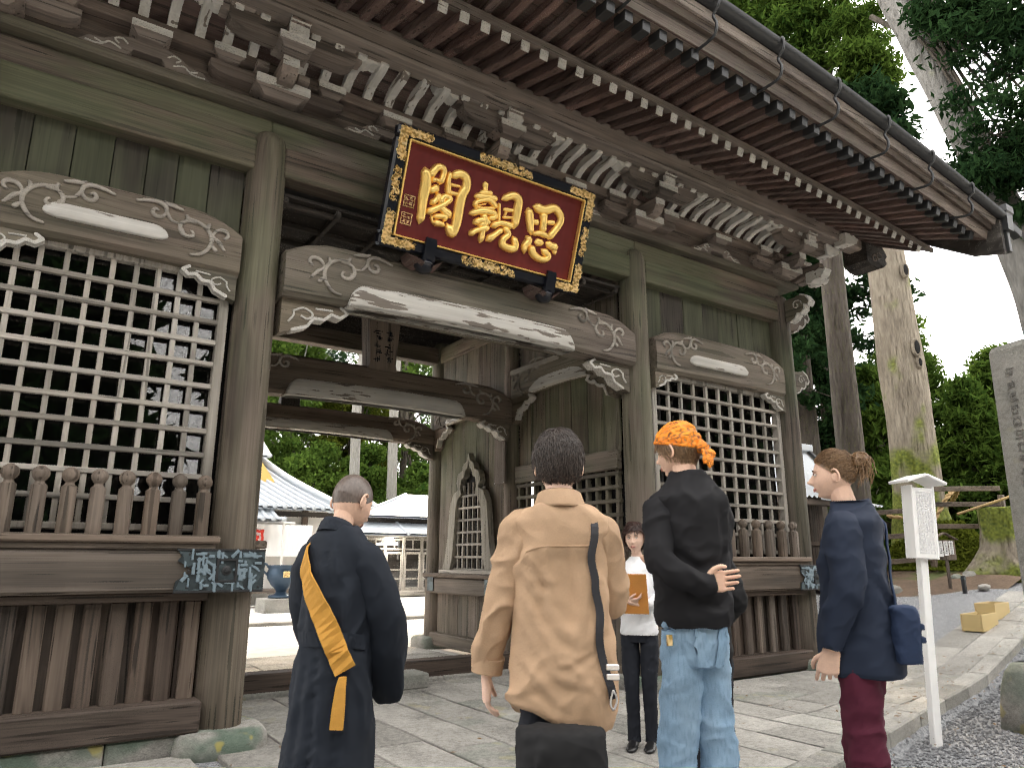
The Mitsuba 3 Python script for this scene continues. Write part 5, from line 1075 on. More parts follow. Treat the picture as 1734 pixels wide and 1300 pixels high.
fv = crease(drape(tor, (.010, .004), [(4.5, 4.5, 4.5), (10, 10, 11)], 63), [([(-.2, 1.2), (-.05, 1.05), (.1, .95)], 0.0112, 0.0216), ([(.2, 1.25), (.1, 1.1), (.0, .9)], 0.0099, 0.0203), ([(-.2, 1.0), (-.05, .9), (.12, .86)], 0.0087, 0.0189)]); fl = p.cloth('fleece', fv, 2)
for sx in (-1, 1):
    p.cloth('sleeve', drape(sleeve([(sx * .12, 0, 1.40), (sx * .20, -.003, 1.37), (sx * .235, 0, 1.27), (sx * .258, .0, 1.15), (sx * .258, .04, 1.03), (sx * .255, .075, .93), (sx * .253, .083, .895)], [.078, .096, .09, .085, .078, .068, .058], 44), (.010, .004), [(5, 5, 7), (11, 11, 12)], 64 + sx), 2, parent=fl)
v, f = fv; nn = normals(v, f)
P = [(.13, .05, 1.46), (.10, -.06, 1.46)] + [(.10 - .16 * t, -.17, 1.43 - .42 * t) for t in np.linspace(0, 1, 16)]
P = lay(np.array(P), .010, v, nn); P[1:-1] = (P[:-2] + 2 * P[1:-1] + P[2:]) / 4
bg = p.cloth('bag_strap', tube(P, .02, 8, flat=((0, -1, 0), .3)), 11)
bag = drape(rings_torso([(.80, .10, .05, .05, 0, 0), (.815, .125, .062, .062, 0, 0), (.93, .13, .066, .066, 0, 0), (1.04, .122, .06, .06, 0, 0), (1.06, .10, .045, .045, 0, 0)], 56, 3.4), (.006, .003), [(8, 8, 8), (18, 18, 18)], 66)
bp = p.cloth('shoulder_bag', move((vf(bag)[0] * [.86, .9, .86] + [0, 0, .16], vf(bag)[1]), (-.06, -.185, 0), .25), 11)
for z in (.95, 1.0): p.cloth('pocket_flap', move(cbox(-.062, .062, -.064, -.046, z - .02, z + .004, .004), (-.06, -.185, 0), .25), 11, smooth=False, parent=bp)
p.add('badge', move(cbox(-.014, .014, -.066, -.060, -.006, .006, .001), (-.06, -.185, .985), .25), 'brass', smooth=False, parent=bp)
p.shoes(L)

# ---- woman who faces the group with an orange folder
KW, KR = .86, .84
p = Person('woman facing the group, white top, black trousers, holding an orange folder', (.345, -1.75), math.atan2(-3.2, -3.0) + .12, 1.52, .05, .05, .65, True)
A = [((-.16, 0, 1.41), (-.21, .02, 1.16), (-.06, .20, 1.10)), ((.16, 0, 1.41), (.21, .02, 1.16), (.05, .215, 1.13))]
L = ((-.08, .0), (.08, .02))
hv, hf = p.body(A, [hand((-.05, .20, 1.10), (.9, .25, .15), (0, -.4, 1), (0, 1, .4), .7, .9), hand((.045, .215, 1.13), (-.9, .25, .1), (0, -.4, 1), (0, 1, .4), .7, .9)], legs=L)
p.face(look=-1)
hk = p.hair_cap(hv, hf, lambda q: q[:, 2] > np.where(q[:, 1] > .03, .058 - .5 * np.clip(q[:, 0], 0, 1) - .1 * np.clip(-q[:, 0], 0, 1), np.where(q[:, 1] > -.01, -.03, -.09)), lambda q: .010 + .012 * np.clip((q[:, 2] + .1) / .2, 0, 1), 2, n_strands=1000, L=.045, seed=17, flow=lambda q: np.array([q[0] * 7 + .25, -.2, -.8]), jit=.10)
p.cloth('trousers', trousers(L, .155, .115, r=(.09, .072, .06, .058), amp=(.005, .003), seed=71, thigh=.09), 8)
tor = rings_torso([(.86, .172, .125, .13, 0, 0), (.90, .180, .13, .135, 0, 0), (1.05, .165, .12, .12, 0, 0), (1.2, .168, .135, .12, 0, 0), (1.34, .175, .12, .115, 0, 0), (1.41, .145, .095, .10, 0, -.005), (1.45, .085, .07, .08, 0, -.01), (1.48, .055, .055, .06, 0, -.01)], 80, 2.2)
tp = p.cloth('top', drape(tor, (.005, .002), [(6, 6, 7), (12, 12, 12)], 73), 7)
for sx in (-1, 1): p.cloth('sleeve', drape(sleeve([(sx * .10, 0, 1.39), (sx * .165, 0, 1.36), (sx * .20, .015, 1.24), (sx * .212, .03, 1.16), (sx * .16, .12, 1.12), (sx * .11, .165, 1.11)], [.06, .072, .066, .062, .054, .045], 36), (.005, .002), [(7, 7, 8), (13, 13, 13)], 74 + sx), 7, parent=tp)
p.shoes(L)
fo = thing('folder', 'orange folder held upright in the hands of the woman in white', 'folder')
m = move(cbox(-.12, .12, -.006, .006, -.16, .16, .003), (.0, .245, 1.19), R=rot('x', -.25)); add('cover', p.place(m), 'cloth', fo, False, (.4, 9.5))
m = move(cbox(-.114, .114, -.004, .004, -.15, .15, .002), (.0, .234, 1.188), R=rot('x', -.25)); add('papers', p.place(m), 'white_lacquer', fo)

# ---- person mostly hidden behind the tall man
KW = .78
p = Person('person in a black jacket mostly hidden behind the tall man with the bandana', (-.22, -2.86), .75, 1.56, .05, .1, .4, True)
A = [((-.17, 0, 1.42), (-.24, .02, 1.16), (-.16, .22, 1.10)), ((.17, 0, 1.42), (.25, .0, 1.16), (.2, .2, 1.05))]
L = ((-.09, .0), (.09, .0))
hv, hf = p.body(A, [hand((-.16, .22, 1.10), (.8, .4, 0), (0, -.4, 1), (0, 1, .4), .6), hand((.2, .2, 1.05), (-.7, .5, 0), (0, -.4, 1), (0, 1, .4), .6)], legs=L)
p.hair_cap(hv, hf, hairline(.05, -.11, -.03), .014, 0, n_strands=600, L=.06, seed=23, flow=lambda q: np.array([q[0] * 4, q[1], -1.]))
p.cloth('trousers', trousers(L, .165, .12, seed=81), 8)
tor = rings_torso([(.84, .20, .15, .155, 0, 0), (.87, .21, .155, .16, 0, 0), (1.0, .205, .15, .155, 0, 0), (1.2, .208, .145, .15, 0, 0), (1.36, .205, .12, .14, 0, -.01), (1.42, .165, .10, .12, 0, -.01), (1.46, .10, .08, .095, 0, -.01), (1.49, .065, .065, .07, 0, -.01)], 80, 2.3)
jk = p.cloth('jacket', drape(tor, (.010, .004), [(6, 6, 7), (12, 12, 12)], 83), 10)
for sx, w in zip((-1, 1), (A[0], A[1])): p.cloth('sleeve', drape(sleeve([(sx * .11, 0, 1.40), (sx * .18, 0, 1.37), (sx * .225, .0, 1.27), (sx * .255, .01, 1.17), tuple((np.array(w[1]) + np.array(w[2])) / 2), w[2]], [.07, .085, .08, .078, .07, .058], 40), (.010, .004), [(7, 7, 8), (13, 13, 13)], 84 + sx), 10, parent=jk)
p.shoes(L)
# ================================================================ right-hand side: notice post, stone pillar, planters, stump, fences
def carve(parent, cx, y, z1, z0, w, n, seed, bsdf, face=(1, 0), d=.004, thick=.1, name='engraved_writing', cols=1):
    """brushed character-like columns on an upright face; face = unit vector along the writing's width"""
    r = random.Random(seed); ms = []; f = np.array([face[0], face[1]]); nv = np.array([face[1], -face[0]]); ch = (z1 - z0) / n
    for c in range(cols):
        off = (c - (cols - 1) / 2) * w * 1.25
        for i in range(n):
            cz = z1 - (i + .5) * ch
            lv = r.sample([-.36, -.18, 0., .18, .36], r.choice([3, 3, 4])); vs = r.sample([-.34, -.15, .0, .17, .34], r.choice([1, 2, 2])); t = thick * .36 * w; cs = min(ch * .82, w * 1.25)
            for j, q in enumerate(lv + vs):
                if j < len(lv): L, t2 = r.uniform(.28, .48) * w, t; u, v = off + r.uniform(-.06, .06) * w, cz + q * cs
                else: a_, b_ = sorted((r.uniform(-.5, .1), r.uniform(.1, .5))); L, t2 = t, (b_ - a_) * cs / 2; u, v = off + q * w, cz + (a_ + b_) / 2 * cs
                v_, f_ = box(-L, L, -d, d, -t2, t2); q = v_.copy()
                v_ = np.stack([cx + (u + q[:, 0]) * f[0] + q[:, 1] * nv[0], y + (u + q[:, 0]) * f[1] + q[:, 1] * nv[1], v + q[:, 2]], 1); ms.append((v_, f_))
    return add(name, join(ms), bsdf, parent)
scene['ink'] = two(princ((.10, .10, .11), .8)); scene['ink_grey'] = two(princ((.66, .66, .68), .8)); scene['engraved'] = two(princ((.17, .163, .15), .9))
S = thing('notice_post', 'white wooden notice board with a little pitched roof on a white square post', 'notice board')
NX, NY, NR = 2.74, -2.52, -.42
def np_(m): return move(move(m, R=rot('y', .055)), (NX, NY, 0), NR)
add('post', np_(cbox(-.034, .034, -.034, .034, -.15, 1.32, .006)), 'white_lacquer', S)
add('board', np_(cbox(-.092, .092, -.075, -.045, 1.28, 1.86, .006)), 'white_lacquer', S)
for s in (-1, 1): add('side_board', np_(cbox(*sorted((s * .093, s * .108)), -.078, .05, 1.28, 1.88, .004)), 'white_lacquer', S)
for s in (-1, 1): add('roof_board', np_(beam((s * .004, -.02, 1.965), (s * .185, -.02, 1.90), .24, .024, .004)), 'white_lacquer', S)
k = carve(S, 0, 0, 1.83, 1.32, .020, 24, 5, 'ink_grey', thick=.09, name='notice_text', cols=6)
def restore(key, fn):
    v, f = meshkit.WRITTEN[scene[key]['filename']][:2]; scene[key] = {**scene[key], **{'filename': mikit.ply(fn((np.array(v, float), f)), None)['filename']}}
restore(k, lambda m: np_((m[0] + [0, -.0755, 0], m[1])))
PI_ = thing('stone_pillar', 'tall square granite pillar with engraved writing standing on a rough stone block', 'stone pillar')
PR = -.35
def pp(m): return move(m, (4.10, -3.06, 0), PR)
v, f = loft([[(-a, -a, z), (a, -a, z), (a, a, z), (-a, a, z)] for a, z in ((.21, .40), (.205, 1.5), (.195, 2.6), (.19, 3.17))] + [[(-.17, -.17, 3.22), (.17, -.17, 3.22), (.17, .17, 3.22), (-.17, .17, 3.22)]])
add('shaft', pp((v, f)), 'stone', PI_, uv=(.63, .12))
a = np.arange(48) / 48 * 2 * np.pi; sq = (np.abs(np.cos(a)) ** 9 + np.abs(np.sin(a)) ** 9) ** (-1 / 9)
rg = [np.stack([q * sq * np.cos(a), q * sq * np.sin(a), a * 0 + z], 1) for q, z in ((.47, -.25), (.45, .05), (.43, .2), (.40, .33), (.36, .405), (.1, .415))]
rg = [g + noise3(g, 5, 6)[:, None] * .05 * np.array([1, 1, .4]) for g in rg]
add('base_block', pp(loft(rg)), 'stone', PI_, True, uv=(.2, .55))
k = carve(PI_, 0, 0, 3.05, .7, .17, 9, 8, 'engraved', thick=.13); restore(k, lambda m: pp((m[0] + [0, -.205 + .0, 0], m[1])))
k = carve(PI_, 0, 0, 3.0, 1.4, .09, 14, 9, 'engraved', thick=.14, face=(0, 1)); restore(k, lambda m: pp((m[0] + [-.203, 0, 0], m[1])))
scene['raw_timber'] = two(princ((.55, .42, .20), .75))
for i, (x, y, lab) in enumerate(((7.95, -.62, 'pale yellow wooden planter box, the nearer of two on the gravel'), (8.75, -.46, 'pale yellow wooden planter box, the farther of two on the gravel'))):
    t = thing('planter_box', lab, 'planter', 'wooden planter boxes'); z = float(terr(x, y)) - .03; f_ = lambda m: move(m, (x, y, z), .13, .68)
    for q in (-1, 1):
        add('side_board', f_(cbox(-.5, .5, *sorted((q * .17, q * .195)), 0, .33, .004)), 'raw_timber', t); add('end_board', f_(cbox(*sorted((q * .475, q * .50)), -.168, .168, 0, .328, .004)), 'raw_timber', t)
    add('soil_fill', f_(box(-.474, .474, -.168, .168, .02, .24)), 'soil', t)
def bark_fn(p, n, uv):
    k = dr.floor(uv.y); h = uv.y - k; s = uv.x * 31
    fib = N(p.x * 26 + s, p.y * 26, p.z * 3.0) * .5 + N(p.x * 75 + s, p.y * 75, p.z * 11) * .5; f2 = FB(p.x * 3 + s, p.y * 3, p.z * 1.2); t = dr.clip(fib * .75 + f2 * .6 - .18, 0, 1)
    lo = dr.select(k < .5, mi.Color3f(.12, .098, .076), dr.select(k < 1.5, mi.Color3f(.030, .024, .020), mi.Color3f(.13, .125, .115)))
    hi = dr.select(k < .5, mi.Color3f(.315, .275, .215), dr.select(k < 1.5, mi.Color3f(.12, .10, .085), mi.Color3f(.30, .29, .27)))
    c = MX(lo, hi, t)
    moss = SS(.40, .66, FB(p.x * 2.2 + s, p.y * 2.2, p.z * 1.4) + h - .42)
    return MX(c, MX(mi.Color3f(.055, .075, .012), mi.Color3f(.20, .23, .035), N(p.x * 24, p.y * 24, p.z * 24)), moss * dr.select(h > .02, 1., 0.))
def bark_bump(p, n, uv): return N(p.x * 26 + uv.x * 31, p.y * 26, p.z * 3) + .5 * N(p.x * 9, p.y * 9, p.z * 2)
scene['bark'] = two({'type': 'bumpmap', 'arbitrary': mikit.proc(bark_bump, eps=6e-3), 'scale': .02, 'nested': princ(mikit.proc(bark_fn), .9)})
def leaf_fn(p, n, uv):
    k = dr.floor(uv.y); a = uv.y - k
    lo = dr.select(k < .5, mi.Color3f(.010, .026, .012), dr.select(k < 1.5, mi.Color3f(.026, .058, .012), mi.Color3f(.035, .050, .006)))
    hi = dr.select(k < .5, mi.Color3f(.036, .075, .026), dr.select(k < 1.5, mi.Color3f(.12, .19, .035), mi.Color3f(.17, .20, .03)))
    return MX(lo, hi, dr.clip(uv.x * .65 + FB(p.x * .9, p.y * .9, p.z * .9) * .7 - .2, 0, 1))
scene['leaf'] = {'type': 'principledthin', 'base_color': mikit.proc(leaf_fn), 'roughness': .55, 'diff_trans': .7, 'specular' if False else 'spec_trans': 0.}
def leaf_mesh(C, size, seed, aspect=2.2, up=.4, per=1):
    """a rhomb of two triangles at every point, turned at random"""
    r = np.random.default_rng(seed); n = len(C); d = r.normal(0, 1, (n, 3)); d[:, 2] -= .25; d /= np.linalg.norm(d, axis=1, keepdims=True)
    w = np.cross(d, r.normal(0, 1, (n, 3)) + [0, 0, up * 3]); w /= np.linalg.norm(w, axis=1, keepdims=True) + 1e-9
    s = size * r.uniform(.6, 1.4, (n, 1)); L = s * aspect * .5; b = np.cross(d, w) * s * .18
    v = np.stack([C - d * L, C + w * s * .5 + b, C + d * L, C - w * s * .5 + b], 1).reshape(-1, 3); i = 4 * np.arange(n)
    f = np.vstack([np.stack([i, i + 1, i + 2], 1), np.stack([i, i + 2, i + 3], 1)])
    return v, f, r
def leaves(key, name, C, size, kind, seed, aspect=2.2):
    v, f, r = leaf_mesh(np.asarray(C), size, seed, aspect); n = len(C)
    uv = np.stack([r.random(n), np.full(n, kind + .5)], 1)
    kk = key_of(name, key); scene[kk] = mikit.ply((v, f), 'leaf', uv=np.repeat(uv, 4, 0)); return kk
def trunk(key, pts, rad, kind, moss=0., n=18, rough=.08, seed=0, name='trunk', per=6):
    P = smooth_path(pts, per); r = np.interp(np.linspace(0, len(pts) - 1, len(P)), np.arange(len(pts)), rad)
    v, f = tube(P, r, n); q = v.copy(); c = np.repeat(P, n, 0)
    d = v[:len(c)] - c; v[:len(c)] += d * (rough * 2.2 * noise3(q[:len(c)] * [1, 1, .25], 2.2 / max(rad[0], .15), seed))[:, None]
    k = key_of(name, key); m = np.clip(moss, 0, .95) if np.isscalar(moss) else np.clip(np.interp(v[:, 2], *moss), 0, .95)
    scene[k] = mikit.ply((v, f), 'bark', smooth=True, uv=np.stack([np.full(len(v), (seed * .37) % 1), kind + m * np.ones(len(v))], 1)); return k
def conifer(label, x, y, h, R, z0=.25, n_br=60, n_leaf=9000, kind=0, seed=0, tr=.22, size=.15, tk=1, lean=(0, 0), group=None, base=None):
    key = thing('conifer_tree', label, 'tree', group); r = np.random.default_rng(seed); zb = float(terr(x, y)) - .1 if base is None else base
    top = np.array([x + lean[0], y + lean[1], zb + h]); B = np.array([x, y, zb])
    trunk(key, [B, B + (top - B) * .33, B + (top - B) * .66, top], [tr * 1.25, tr, tr * .7, .03], tk, 0, 12, .05, seed)
    C = []; br = []
    for i in range(n_br):
        t = z0 + (1 - z0) * (i + r.random()) / n_br; o = B + (top - B) * t; a = i * 2.4 + r.normal(0, .4)
        L = R * (1 - ((t - z0) / (1 - z0)) ** 1.3 * .92) * r.uniform(.6, 1.15); dz = r.uniform(-.35, .12) * L
        e = o + [L * math.cos(a), L * math.sin(a), dz]; mid = (o + e) / 2 + [0, 0, .10 * L]
        if i % 2 == 0: br.append(tube([o, mid, e], [.035, .022, .006], 4))
        m = int(n_leaf / n_br * (.5 + L / R)); u = r.beta(2.2, 1.1, m)[:, None]
        nc = max(3, int(L * 3)); hub = o * 0 + np.stack([((1 - q) ** 2 * o + 2 * q * (1 - q) * mid + q * q * e) for q in r.beta(2.2, 1., nc)]) + r.normal(0, .17 * max(L, .5), (nc, 3)) * [1, 1, .5]
        C.append(hub[r.integers(0, nc, m)] + r.normal(0, 1, (m, 3)) * [.17, .17, .10])
    kb = key_of('branches', key); m = join(br); scene[kb] = mikit.ply(m, 'bark', uv=np.tile([.5, 1.0], (len(m[0]), 1)))
    tag(kb, kind='stuff'); leaves(key, 'crown', np.vstack(C), size, kind, seed + 1, 3.); return key
def broadleaf(label, x, y, h, R, n_cl=50, n_leaf=9000, kind=1, seed=0, tr=.2, size=.16, z0=.3, group=None, tk=2, base=None):
    key = thing('broadleaf_tree', label, 'tree', group); r = np.random.default_rng(seed); zb = float(terr(x, y)) - .1 if base is None else base
    B = np.array([x, y, zb]); mid = B + [r.normal(0, .2), r.normal(0, .2), h * .55]
    trunk(key, [B, (B + mid) / 2 + [.1, 0, 0], mid, B + [r.normal(0, .4), 0, h * .9]], [tr * 1.2, tr, tr * .7, .04], tk, 0, 12, .05, seed)
    d = r.normal(0, 1, (n_cl, 3)); d /= np.linalg.norm(d, axis=1, keepdims=True); rad = r.uniform(.3, 1, (n_cl, 1)) ** .5
    hub = B + [0, 0, h * (z0 + 1) / 2] + d * rad * [R, R, h * (1 - z0) / 2]
    br = [tube([mid + [0, 0, r.uniform(-.2, .25) * h], (mid + q) / 2 + [0, 0, .2], q], [.06, .04, .012], 4) for q in hub[::3]]
    kb = key_of('branches', key); m = join(br); tag(kb, kind='stuff'); scene[kb] = mikit.ply(m, 'bark', uv=np.tile([.5, tk + .0], (len(m[0]), 1)))
    m = n_leaf // n_cl; s = r.uniform(.10, .24, (n_cl, 1, 1)) * R
    off = r.normal(0, 1, (n_cl, m, 3)); off /= np.linalg.norm(off, axis=2, keepdims=True) ** .55
    C = hub[:, None] + off * s * [1, 1, .6]; leaves(key, 'crown', C.reshape(-1, 3), size, kind, seed + 1, 1.7); return key
# --- trees beyond the courtyard, seen through the passage
for i, (x, y, h, R, kd, lab, tk) in enumerate(((4.2, 28, 14, 3.2, 1, 'leafy green tree beyond the courtyard, leftmost seen through the gate', 1), (7.6, 31, 15, 3.2, 1, 'tall leafy tree beyond the courtyard with a pale forked trunk', 2), (10.4, 29, 11, 2.4, 2, 'yellow green tree beyond the courtyard behind the shaven head', 1),
      (13.0, 29.5, 16, 3.0, 1, 'dense green tree beyond the courtyard at the right of the passage opening', 1), (9.0, 36, 18, 4.0, 0, 'dark tall tree behind the leafy trees beyond the courtyard', 1), (15.5, 33, 18, 4., 0, 'dark tree behind the right trees beyond the courtyard', 1), (2.5, 35, 17, 4.2, 1, 'green tree at the back left beyond the courtyard', 1), (12.2, 24.5, 6.0, 2.2, 1, 'low round green tree behind the hall roof', 1), (6.3, 25.5, 6.5, 2.4, 1, 'low round green tree behind the tiled roof', 1), (9.3, 25, 6.5, 2.2, 1, 'low bushy green tree between the two courtyard roofs', 1))):
    broadleaf(lab, x, y, h, R, 90 if h > 8 else 60, 22000, kd, 100 + i, .2, .115, .12 if h > 8 else .0, 'trees beyond the courtyard', tk)
for i, (x, y, h, lab) in enumerate(((7.9, 23, 11, 'bare pale trunk standing before the trees beyond the courtyard'), (9.62, 23, 12, 'straight pale trunk near the right edge of the passage opening'))):
    key = thing('bare_trunk', lab, 'tree trunk'); trunk(key, [(x, y, 0), (x + .1, y, 4), (x + .05, y, 8), (x + .25, y, h)], [.25, .22, .2, .1], 2, 0, 14, .06, 300 + i)
# --- forest on the right
RT = ((13.0, 6.6, 15, 2.3, 0, 1, 'dark cedar right behind the corner of the gate'), (14.2, 6.0, 17, 2.6, 0, 1, 'tall dark cedar with a thick trunk left of the dead trunk'), (18.6, 8.0, 10.5, 2.8, 0, 1, 'green conifer just right of the dead trunk'), (20.5, 6.2, 8.4, 2.6, 1, 1, 'bright green conifer in the middle of the right forest edge'),
      (21.5, 4.0, 6.4, 2.5, 1, 1, 'lower green conifer left of the stone pillar'), (21.0, 1.6, 6.2, 2.5, 1, 1, 'green conifer behind the stone pillar'), (19.0, 12.5, 14, 3.0, 0, 1, 'tall dark cedar at the back of the right forest'), (24, 9.5, 9., 3.4, 0, 1, 'dark cedar filling the gap behind the bright conifers'), (25.0, 5.5, 6., 3.4, 0, 1, 'dark conifer behind the low green conifer'),
      (16.8, 5.4, 5.5, 1.8, 1, 1, 'small bushy conifer beside the dead trunk'), (18.4, 3.6, 5.0, 1.9, 1, 1, 'small bushy conifer behind the fence'), (18.0, 2.0, 4.2, 1.7, 1, 1, 'small bushy conifer behind the stump'), (15.2, 11.5, 16, 2.6, 0, 1, 'slender dark cedar behind the shed roof'))
for i, (x, y, h, R, kd, tk, lab) in enumerate(RT):
    conifer(lab, x, y, h, R, .34 if i in (0, 1, 12) else .04, 90 if h > 8 else 60, 30000 if h > 8 else 20000, kd, 400 + i, .26 if i != 1 else .34, .085, tk, group='conifers on the right')
key = thing('dead_trunk', 'massive pale dead tree trunk with knots and a dark hollow, mossy at its foot', 'tree trunk'); DX, DY = 13.5, 2.72; zb = float(terr(DX, DY))
trunk(key, [(DX - .02, DY - .1, zb - .3), (DX, DY, zb + .3), (DX, DY + .05, zb + 1.4), (DX - .02, DY + .05, zb + 3.4), (DX - .06, DY + .08, zb + 5.6), (DX - .08, DY + .1, zb + 7.6), (DX - .08, DY + .1, zb + 9.5), (DX, DY, zb + 11.5)], [1.05, .78, .56, .49, .46, .42, .36, .2], 0, ([zb, zb + 1.3, zb + 2.8, zb + 4, zb + 12], [.75, .62, .42, .22, .08]), 40, .13, 7, per=8)
for (dx, dz, r1, lab) in ((-.24, 5.0, .13, 'hollow'), (-.28, 6.9, .11, 'knot'), (-.18, 4.65, .08, 'hollow')):
    c = np.array([DX + dx, DY - .44, zb + dz]); t = np.linspace(0, 6.283, 19); nv = np.array([-.45, -.9, 0]); sv = np.array([.9, -.45, 0])
    kk = key_of(lab, key); m = tube(c + np.outer(np.cos(t) * r1 * .6, sv) + np.outer(np.sin(t) * r1 * 1.4, [0, 0, 1.]) - nv * .02, .045, 8); scene[kk] = mikit.ply(m, 'bark', smooth=True, uv=np.tile([.3, 0.1], (len(m[0]), 1)))
    add('dark_inside', move(lathe([(0, -.3), (.8, -.2), (1, 0), (.8, .2), (0, .3)], 14), c - nv * -.01, R=np.stack([sv * r1 * .6, [0, 0, r1 * 1.4], nv * .1], 1)), 'dark_void', kk)
key = thing('straw_rope', 'twisted straw rope slung round the mossy foot of the dead trunk', 'rope'); scene['straw'] = two(princ((.36, .25, .12), .9))
P = np.array([[DX - .72, DY - .55, zb + 1.05], [DX - .35, DY - .72, zb + 1.55], [DX + .1, DY - .72, zb + 1.75], [DX + .45, DY - .5, zb + 1.6], [DX + .62, DY - .1, zb + 1.35], [DX + .5, DY + .5, zb + 1.3], [DX - .4, DY + .6, zb + 1.2], [DX - .78, DY - .1, zb + 1.1], [DX - .72, DY - .55, zb + 1.05]])
P = smooth_path(P, 12); t = np.linspace(0, 90, len(P)); ms = [tube(P + np.stack([np.cos(t + s) * .02, np.sin(t + s) * .02, np.sin(t + s) * .02], 1), .03, 6) for s in (0, 3.14)]
add('strand', ms[0], 'straw', key, True); add('strand', ms[1], 'straw', key, True)
key = thing('moss_mound', 'bright moss growing over the roots at the foot of the dead trunk', 'moss', None); labels[key]['kind'] = 'stuff'
r_ = np.random.default_rng(77); n = 16000; a = r_.uniform(0, 6.28, n); q = np.abs(r_.normal(0, .55, n)) + .45; C = np.stack([DX + .15 + np.cos(a) * q * 1.15, DY - .2 + np.sin(a) * q, zb + .05 + np.clip(1.4 - q * 1.05, 0, 1.2) * r_.uniform(.75, 1.1, n)], 1)
v, f, r = leaf_mesh(C, .07, 78, 1.3); scene[key] = mikit.ply((v, f), 'leaf', uv=np.repeat(np.stack([r.random(n), np.full(n, 2.5)], 1), 4, 0))
# leaning trunk at the right with foliage over the roof corner
key = thing('leaning_tree', 'tall pale trunk leaning across the sky at the right, dark foliage around its top', 'tree')
trunk(key, [(9.25, -1.98, -.2), (9.2, -1.85, 2.4), (9.08, -1.64, 4.8), (8.98, -1.49, 6.1), (8.80, -1.20, 7.8), (8.55, -.74, 9.9), (8.2, -.3, 12.), (8.0, 0, 15)], [.36, .32, .30, .285, .26, .24, .2, .1], 2, .12, 24, .06, 9, per=8)
def spray(key, hubs, n, size, kind, seed, sp=(.34, .34, .24), org=None, tk=1):
    r = np.random.default_rng(seed); H = np.array(hubs); sub = (H[:, None] + r.normal(0, 1, (len(H), 7, 3)) * np.array(sp)).reshape(-1, 3); m = n // len(sub)
    C = sub[:, None] + r.normal(0, 1, (len(sub), m, 3)) * [.15, .15, .10]; leaves(key, 'foliage', C.reshape(-1, 3), size, kind, seed + 1, 3.2)
    if org is not None:
        kb = key_of('branches', key); ms = [tube(smooth_path([org + r.normal(0, .2, 3), (org + h) / 2 + [0, 0, .35], h], 5), np.linspace(.05, .012, 11), 5) for h in H]; ms += [tube([H[i // 7], (H[i // 7] + s) / 2, s], [.016, .011, .005], 4) for i, s in enumerate(sub)]
        tag(kb, kind='stuff'); m = join(ms); scene[kb] = mikit.ply(m, 'bark', uv=np.tile([.5, tk + 0.], (len(m[0]), 1)))
B_H = [(8.26,-1.37,10.01),(8.35,-1.63,9.53),(8.48,-2.01,9.55),(8.52,-2.16,8.82),(8.41,-1.8,8.47),(8.45,-1.93,7.79),(8.35,-1.63,7.71),(8.45,-1.94,7.08),(8.37,-1.67,6.88),(8.4,-1.76,10.02),(8.56,-2.3,9.5),(8.54,-2.24,7.96),(8.36,-1.65,7.29)]
spray(key, B_H[:8], 8500, .050, 0, 501, org=np.array([8.3, -.5, 11.])); spray(key, B_H[8:], 8500, .050, 0, 503, org=np.array([8.3, -.5, 11.]))
key = thing('overhanging_tree', 'bright green conifer boughs hanging over the roof edge at the top right', 'tree')
trunk(key, [(10.6, 2.6, 0), (10.3, 2.4, 5), (10.0, 2.2, 10), (9.6, 2.0, 15)], [.3, .26, .2, .08], 1, 0, 14, .06, 11)
spray(key, [(8.86,2.83,13.43),(9.18,2.35,12.62),(9.49,1.83,12.57),(9.75,1.38,11.79),(9.63,1.6,12.92),(9.92,1.05,12.08),(10.03,0.84,11.13),(9.81,1.26,10.87),(9.34,2.1,11.77),(9.62,1.61,11.44),(9.27,2.2,13.34)], 34000, .050, 1, 505, (.33, .33, .24), np.array([9.9, 2.1, 11.]))
spray(key, [(9.45,0.87,10.09),(9.63,0.52,9.82),(9.51,0.75,9.32),(9.34,1.08,9.9),(9.54,0.69,8.98)], 7000, .08, 0, 507, (.30, .30, .2), np.array([10.1, 2.3, 8.2]))
# --- fence, small sign, stump, stakes
key = thing('rail_fence', 'grey brown post and rail fence in front of the mossy foot of the dead trunk', 'fence')
fp = [(12.35, 1.86), (13.0, .85)]; 
for (x, y), h in zip(((10.6, 3.0), (12.25, 2.02), (13.35, 1.05)), (1.3, 1.75, 1.55)): wood('post', cbox(x - .05, x + .05, y - .05, y + .05, float(terr(x, y)) - .05, float(terr(x, y)) + h, .006), key, 'z', 0, .1)
for a, b, hs in (((10.6, 3.0), (12.25, 2.02), (.35, .85, 1.35)), ((12.25, 2.02), (13.35, 1.05), (.95, 1.40, 1.72))):
    for h in hs: wood('rail', beam((*a, float(terr(*a)) + h), (*b, float(terr(*b)) + h - .04), .045, .10), key, 'x', 0, .1)
key = thing('small_sign', 'small grey roofed sign with white paper slips on a thin stake', 'sign'); x, y = 10.75, 1.05; z = float(terr(x, y)); f_ = lambda m: move(m, (x, y, z), -.75)
wood('stake', f_(cbox(-.025, .025, -.02, .02, -.05, .55, .003)), key, 'z', 0); wood('board', f_(cbox(-.16, .16, -.035, .03, .50, .86, .005)), key, 'z', 0)
for s in (-1, 1): wood('roof_board', f_(beam((0, 0, .99), (s * .21, 0, .86), .16, .018, .003)), key, 'x', 0)
for i, q in enumerate((-.09, 0, .09)):
    kk = add('paper_slip', f_(box(q - .036, q + .036, -.041, -.036, .56 + .02 * i, .84)), 'white_lacquer', key); c = carve(key, 0, 0, .82, .60, .045, 5, 60 + i, 'ink', thick=.12, d=.001, name='slip_writing'); restore(c, lambda m: f_((m[0] + [q, -.0425, 0], m[1])))
key = thing('tree_stump', 'broad old tree stump with split bark and moss beside the stone pillar', 'stump'); x, y = 12.75, .78; zb2 = float(terr(x, y))
